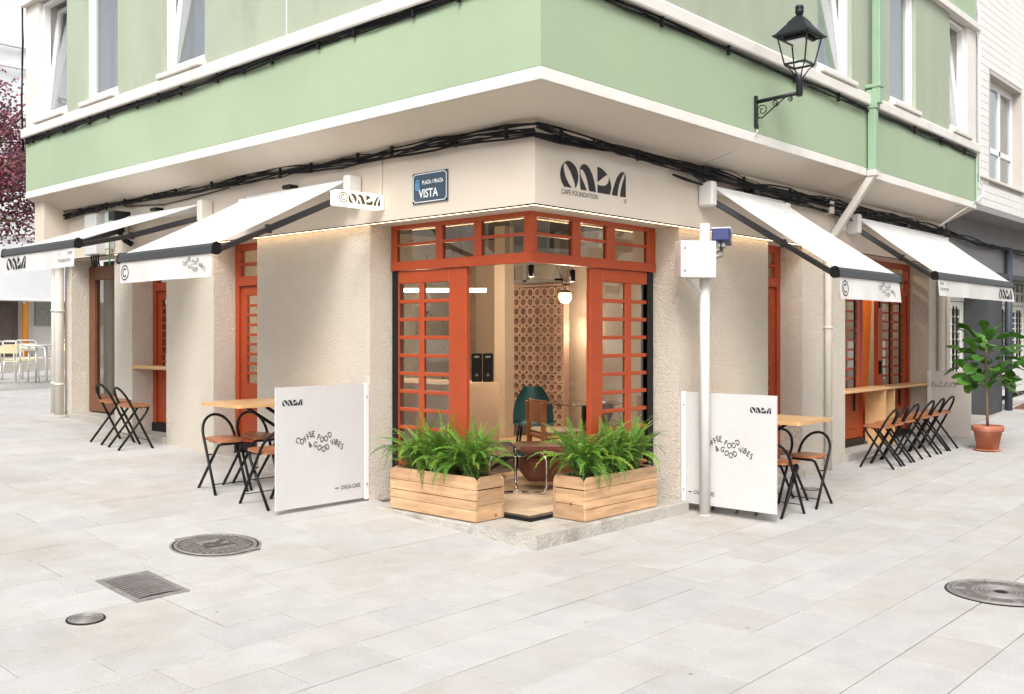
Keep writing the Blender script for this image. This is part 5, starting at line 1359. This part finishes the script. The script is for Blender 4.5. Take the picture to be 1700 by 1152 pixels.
def white_leaf(a, b, z0):
    d = leaf('R', a, b, z0, 2.05, -.33, (0, .33, .67, 1), 8, kick=.62, stile=(.12, .12), top=.11, m='door_white', glass='glass_dark', parent=nb, munt=.028)
    for c in (.38, .62):
        s = a + .12 + (b - a - .24) * c; MB().tube([(s, .32, z0 + .55), (s, .32, 1.98)], .011, 6).build('rod', 'black_metal', d)
for a, b in ((8.74, 9.55), (9.56, 10.40), (11.2, 12.02), (12.03, 12.85), (12.86, 13.7)): white_leaf(a, b, H(a, 0) + .12)
for a, b in ((8.74, 10.4), (11.14, 14.0)):
    f = MB(); f.box(a, b, .32, .40, 2.06, 2.12)
    n = int((b - a) / .28)
    for k in range(n + 1): q = a + (b - a - .05) * k / n; f.box(q, q + .05, .325, .395, 2.12, 2.42)
    f.box(a, b, .33, .39, 2.26, 2.29); fo = f.build('transom', 'door_white', nb)
    for k in range(n): q0, q1 = a + (b - a - .05) * k / n + .05, a + (b - a - .05) * (k + 1) / n; MB().box(q0, q1, .355, .361, 2.12, 2.26).build('pane', 'glass_dark', fo); MB().box(q0, q1, .355, .361, 2.29, 2.42).build('pane', 'glass_dark', fo)
nbox('door_step', 'granite_sill', 8.62, 10.6, -.12, .6, .0, .335, .008)
nbox('door_step', 'granite_sill', 10.9, 14, .02, .6, .0, .44, .008)
bundle('cable_bundle', 'black cable bundle along the dark neighbouring fascia', [(8.6, -.05, 2.96), (10, -.06, 2.90), (11.5, -.06, 2.88), (13.5, -.06, 2.9)], 7, .05, 25)
rp = thing('door_ramp', 'small brown steel ramp at the neighbouring white doors', 'ramp', (12.2, -.4, .4))
hz = lambda x, y_: H(x, y_)
MB().prism([(11.5, hz(11.5, -.3) + .004), (12.9, hz(12.9, -.3) + .004), (12.9, hz(12.9, -.3) + .06)], lambda a, b, q: Vector((a, q, b)), -.75, -.05).build('plate', 'brown_wood', rp, fixn=True)

# ------------------------------------------------------------------ far left: plaza terrace, tree, netted building
def cafe_table(x, y_, label):
    z = H(x, y_); t = thing('terrace_table', label, 'table', (x, y_, z), 'terrace tables in the plaza')
    MB().lathe([(.34, .70), (.36, .705), (.36, .73), (.34, .74)], (x, y_, z), 28).build('tabletop', 'alu', t)
    for k in range(4):
        a = R(45 + 90 * k); MB().tube([(x + .24 * math.cos(a), y_ + .24 * math.sin(a), z + .70), (x + .26 * math.cos(a), y_ + .26 * math.sin(a), z)], .018, 8).build('leg', 'alu', t)
def cafe_chair_proto(label):
    t = thing('terrace_chair', label, 'chair', (0, 0, 0), 'yellow terrace chairs in the plaza')
    for sx in (-1, 1):
        MB().tube([(sx * .26, .26, 0), (sx * .25, .22, .42), (sx * .25, .18, .62), (sx * .25, .08, .66), (sx * .25, -.22, .66), (sx * .23, -.26, .63)], .013, 8).build('arm_leg', 'alu', t)
        MB().tube([(sx * .22, -.28, 0), (sx * .21, -.20, .42)], .013, 8).build('leg', 'alu', t)
    MB().tube([(-.21, -.20, .40), (-.21, -.27, .76), (-.17, -.29, .81), (.17, -.29, .81), (.21, -.27, .76), (.21, -.20, .40)], .013, 8).build('back_frame', 'alu', t)
    MB().box(-.21, .21, -.2, .22, .42, .44, .006).build('seat', 'yellow', t)
    MB().obox((0, -.262, .66), .19, .006, .075, (1, 0, 0), (0, 1, .17), (0, -.17, 1)).build('backrest', 'yellow', t)
    return t
cafe_table(2.72, 15.35, 'round terrace table in the middle of the yellow chairs')
cafe_table(1.75, 16.6, 'round terrace table at the left edge of the plaza')
ch0 = None
for i, (x, y_, rz, lab) in enumerate(((2.15, 15.0, -60, 'yellow terrace chair left of the round table'), (3.35, 15.0, 70, 'yellow terrace chair right of the round table'), (3.5, 16.3, 150, 'yellow terrace chair behind the round table on the right'), (2.75, 16.5, 190, 'yellow terrace chair directly behind the round table'), (1.55, 15.5, 60, 'yellow terrace chair cut by the left edge of the photo'), (3.3, 17.4, 175, 'farthest yellow terrace chair by the netted wall'), (2.2, 17.3, 200, 'yellow terrace chair behind the left edge table'))):
    if ch0 is None: o = ch0 = cafe_chair_proto(lab)
    else: o = dup(ch0, lab)
    o.location = (x, y_, H(x, y_)); o.rotation_euler = (0, 0, R(rz))
fb = thing('netted_building', 'building wrapped in pale scaffold netting behind the plaza terrace', 'building', (4, 20, .7))
FY = 20.5
MB().box(-6, 16, FY, FY + 4, .3, 16).build('wall', 'far_wall', fb)
MB().box(-6, 16, FY - .45, FY - .01, .3, 1.02).build('plinth', 'granite_sill', fb)
for a, b in ((3.0, 4.18), (-.4, 1.4), (7.5, 9)):
    d = MB().box(a, b, FY - .12, FY - .002, 1.03, 2.6, .01).build('door', 'far_door', fb); MB().box(a + .15, b - .15, FY - .16, FY - .121, 1.3, 2.3, .02).build('door_panel', 'far_door', d)
for a, b in ((4.62, 7.4), (1.6, 2.8)): MB().box(a, b, FY - .06, FY - .002, 1.78, 2.6).build('granite_panel', 'far_granite', fb)
MB().tube([(4.32, FY - .2, .9), (4.32, FY - .2, 6)], .075, 12).build('orange_pipe', 'pipe_orange', fb)
net = MB(); vs = []; n = 60; zz = [2.38, 3.2, 4.3, 5.6, 6.6, 7.6, 8.8, 10, 11.2, 12.5, 14.5]
for i in range(n + 1):
    for j, z in enumerate(zz): vs.append((-6 + 22 * i / n, FY - .75 + .05 * math.sin(i * 1.3 + j) + .03 * math.sin(i * 2.9 + j * 2), z))
K = len(zz)
net.add(vs, [(i * K + j, (i + 1) * K + j, (i + 1) * K + j + 1, i * K + j + 1) for i in range(n) for j in range(K - 1)], True).build('netting', 'net_white', fb)
for z in (2.38, 3.9, 4.4, 5.9, 6.4, 7.9, 8.4, 9.9, 10.4): MB().tube([(-6, FY - .83, z), (16, FY - .83, z)], .03, 6).build('scaffold_rail', 'white_paint', fb)
for k in range(14): MB().tube([(-5.5 + k * 1.6, FY - .70, .8 if k % 4 == 0 else 2.3), (-5.5 + k * 1.6, FY - .70, 14)], .03, 6).build('scaffold_post', 'alu', fb)

tx, ty = 1.0, 12.4; tz = H(tx, ty)
def plum():
    rr = random.Random(5)
    c = Vector((.95, 11.9, 4.25))
    t = thing('plum_tree', 'purple leaved plum tree at the left edge of the plaza', 'tree', (.35, 12.6, H(.35, 12.6)))
    b = Vector((.35, 12.6, H(.35, 12.6)))
    MB().tube([b, b + Vector((.05, -.1, 1.1)), b + Vector((.12, -.2, 1.9)), b + Vector((.2, -.3, 3.2))], [.13, .11, .10, .08], 10).build('trunk', 'bark', t)
    tips = []; bm = MB(); top = b + Vector((.2, -.3, 3.15))
    for k in range(58):
        a, el = rr.uniform(0, 6.28), R(rr.uniform(-18, 80)); L = rr.uniform(1.0, 2.05)
        d = Vector((math.cos(el) * math.cos(a), math.cos(el) * math.sin(a), math.sin(el)))
        p0 = top + Vector((0, 0, rr.uniform(-.4, .4))); p1 = p0 + d * L * .5 + Vector((0, 0, .12)); p2 = p0 + d * L + Vector((0, 0, -.05))
        bm.tube([p0, p1, p2], [.03, .018, .006], 5)
        for s in range(9): tips.append(p0.lerp(p2, rr.uniform(.3, 1.05)) + Vector((rr.gauss(0, .14), rr.gauss(0, .14), rr.gauss(0, .14))))
    bm.build('branches', 'bark', t)
    lm = MB(); tint = []
    for p in tips:
        k0 = rr.uniform(.6, 1.5)
        for i in range(30):
            q = p + Vector((rr.gauss(0, .12), rr.gauss(0, .12), rr.gauss(0, .10)))
            d = Vector((rr.gauss(0, 1), rr.gauss(0, 1), rr.gauss(-.2, .8))).normalized(); s = d.orthogonal().normalized(); s = Quaternion(d, rr.uniform(0, 6)) @ s
            l, w_ = rr.uniform(.05, .085), rr.uniform(.018, .03)
            lm.add([q, q + d * l * .5 + s * w_, q + d * l, q + d * l * .5 - s * w_], [(0, 1, 2, 3)])
            k = k0 * rr.uniform(.6, 1.5); tint += [(k * rr.uniform(.8, 1.6), k, k * 1.1)] * 4
    lm.build('crown', 'plum_leaf', t, tint=tint)
plum()

# ------------------------------------------------------------------ the houses across the streets, which the glass mirrors
def opposite(name_lab, x0, x1, y0, y1, h, face):
    t = thing('street_building', name_lab, 'building', ((x0 + x1) / 2, (y0 + y1) / 2, 0))
    MB().box(x0, x1, y0, y1, -.5, h).build('wall', 'opp_wall', t)
    MB().box(x0 - .2, x1 + .2, y0 - .2, y1 + .2, h, h + .3).build('roof', 'sill', t)
    L_ = (x1 - x0) if face[0] == 'y' else (y1 - y0); n = int(L_ / 2.4)
    for k in range(n):
        for z in (.6, 4.0, 7.0):
            if z + 2 > h: continue
            c = (x0 if face[0] == 'y' else y0) + (k + .5) * L_ / n; hh_ = 2.2 if z < 1 else 1.6
            if face == 'y+': b1, b2 = (c - .55, c + .55, y1 + .001, y1 + .06, z, z + hh_), (c - .47, c + .47, y1 + .061, y1 + .066, z + .08, z + hh_ - .08)
            else: b1, b2 = (x1 + .001, x1 + .06, c - .55, c + .55, z, z + hh_), (x1 + .061, x1 + .066, c - .47, c + .47, z + .08, z + hh_ - .08)
            f = MB().box(*b1).build('window', 'white_pvc', t); MB().box(*b2).build('pane', 'charcoal', f)
opposite('cream house across the street, seen mirrored in the right hand glass', -4, 18, -20, -13, 8.0, 'y+')
opposite('cream house across the plaza, seen mirrored in the left hand glass', -26, -17, -6, 18, 8.0, 'x+')
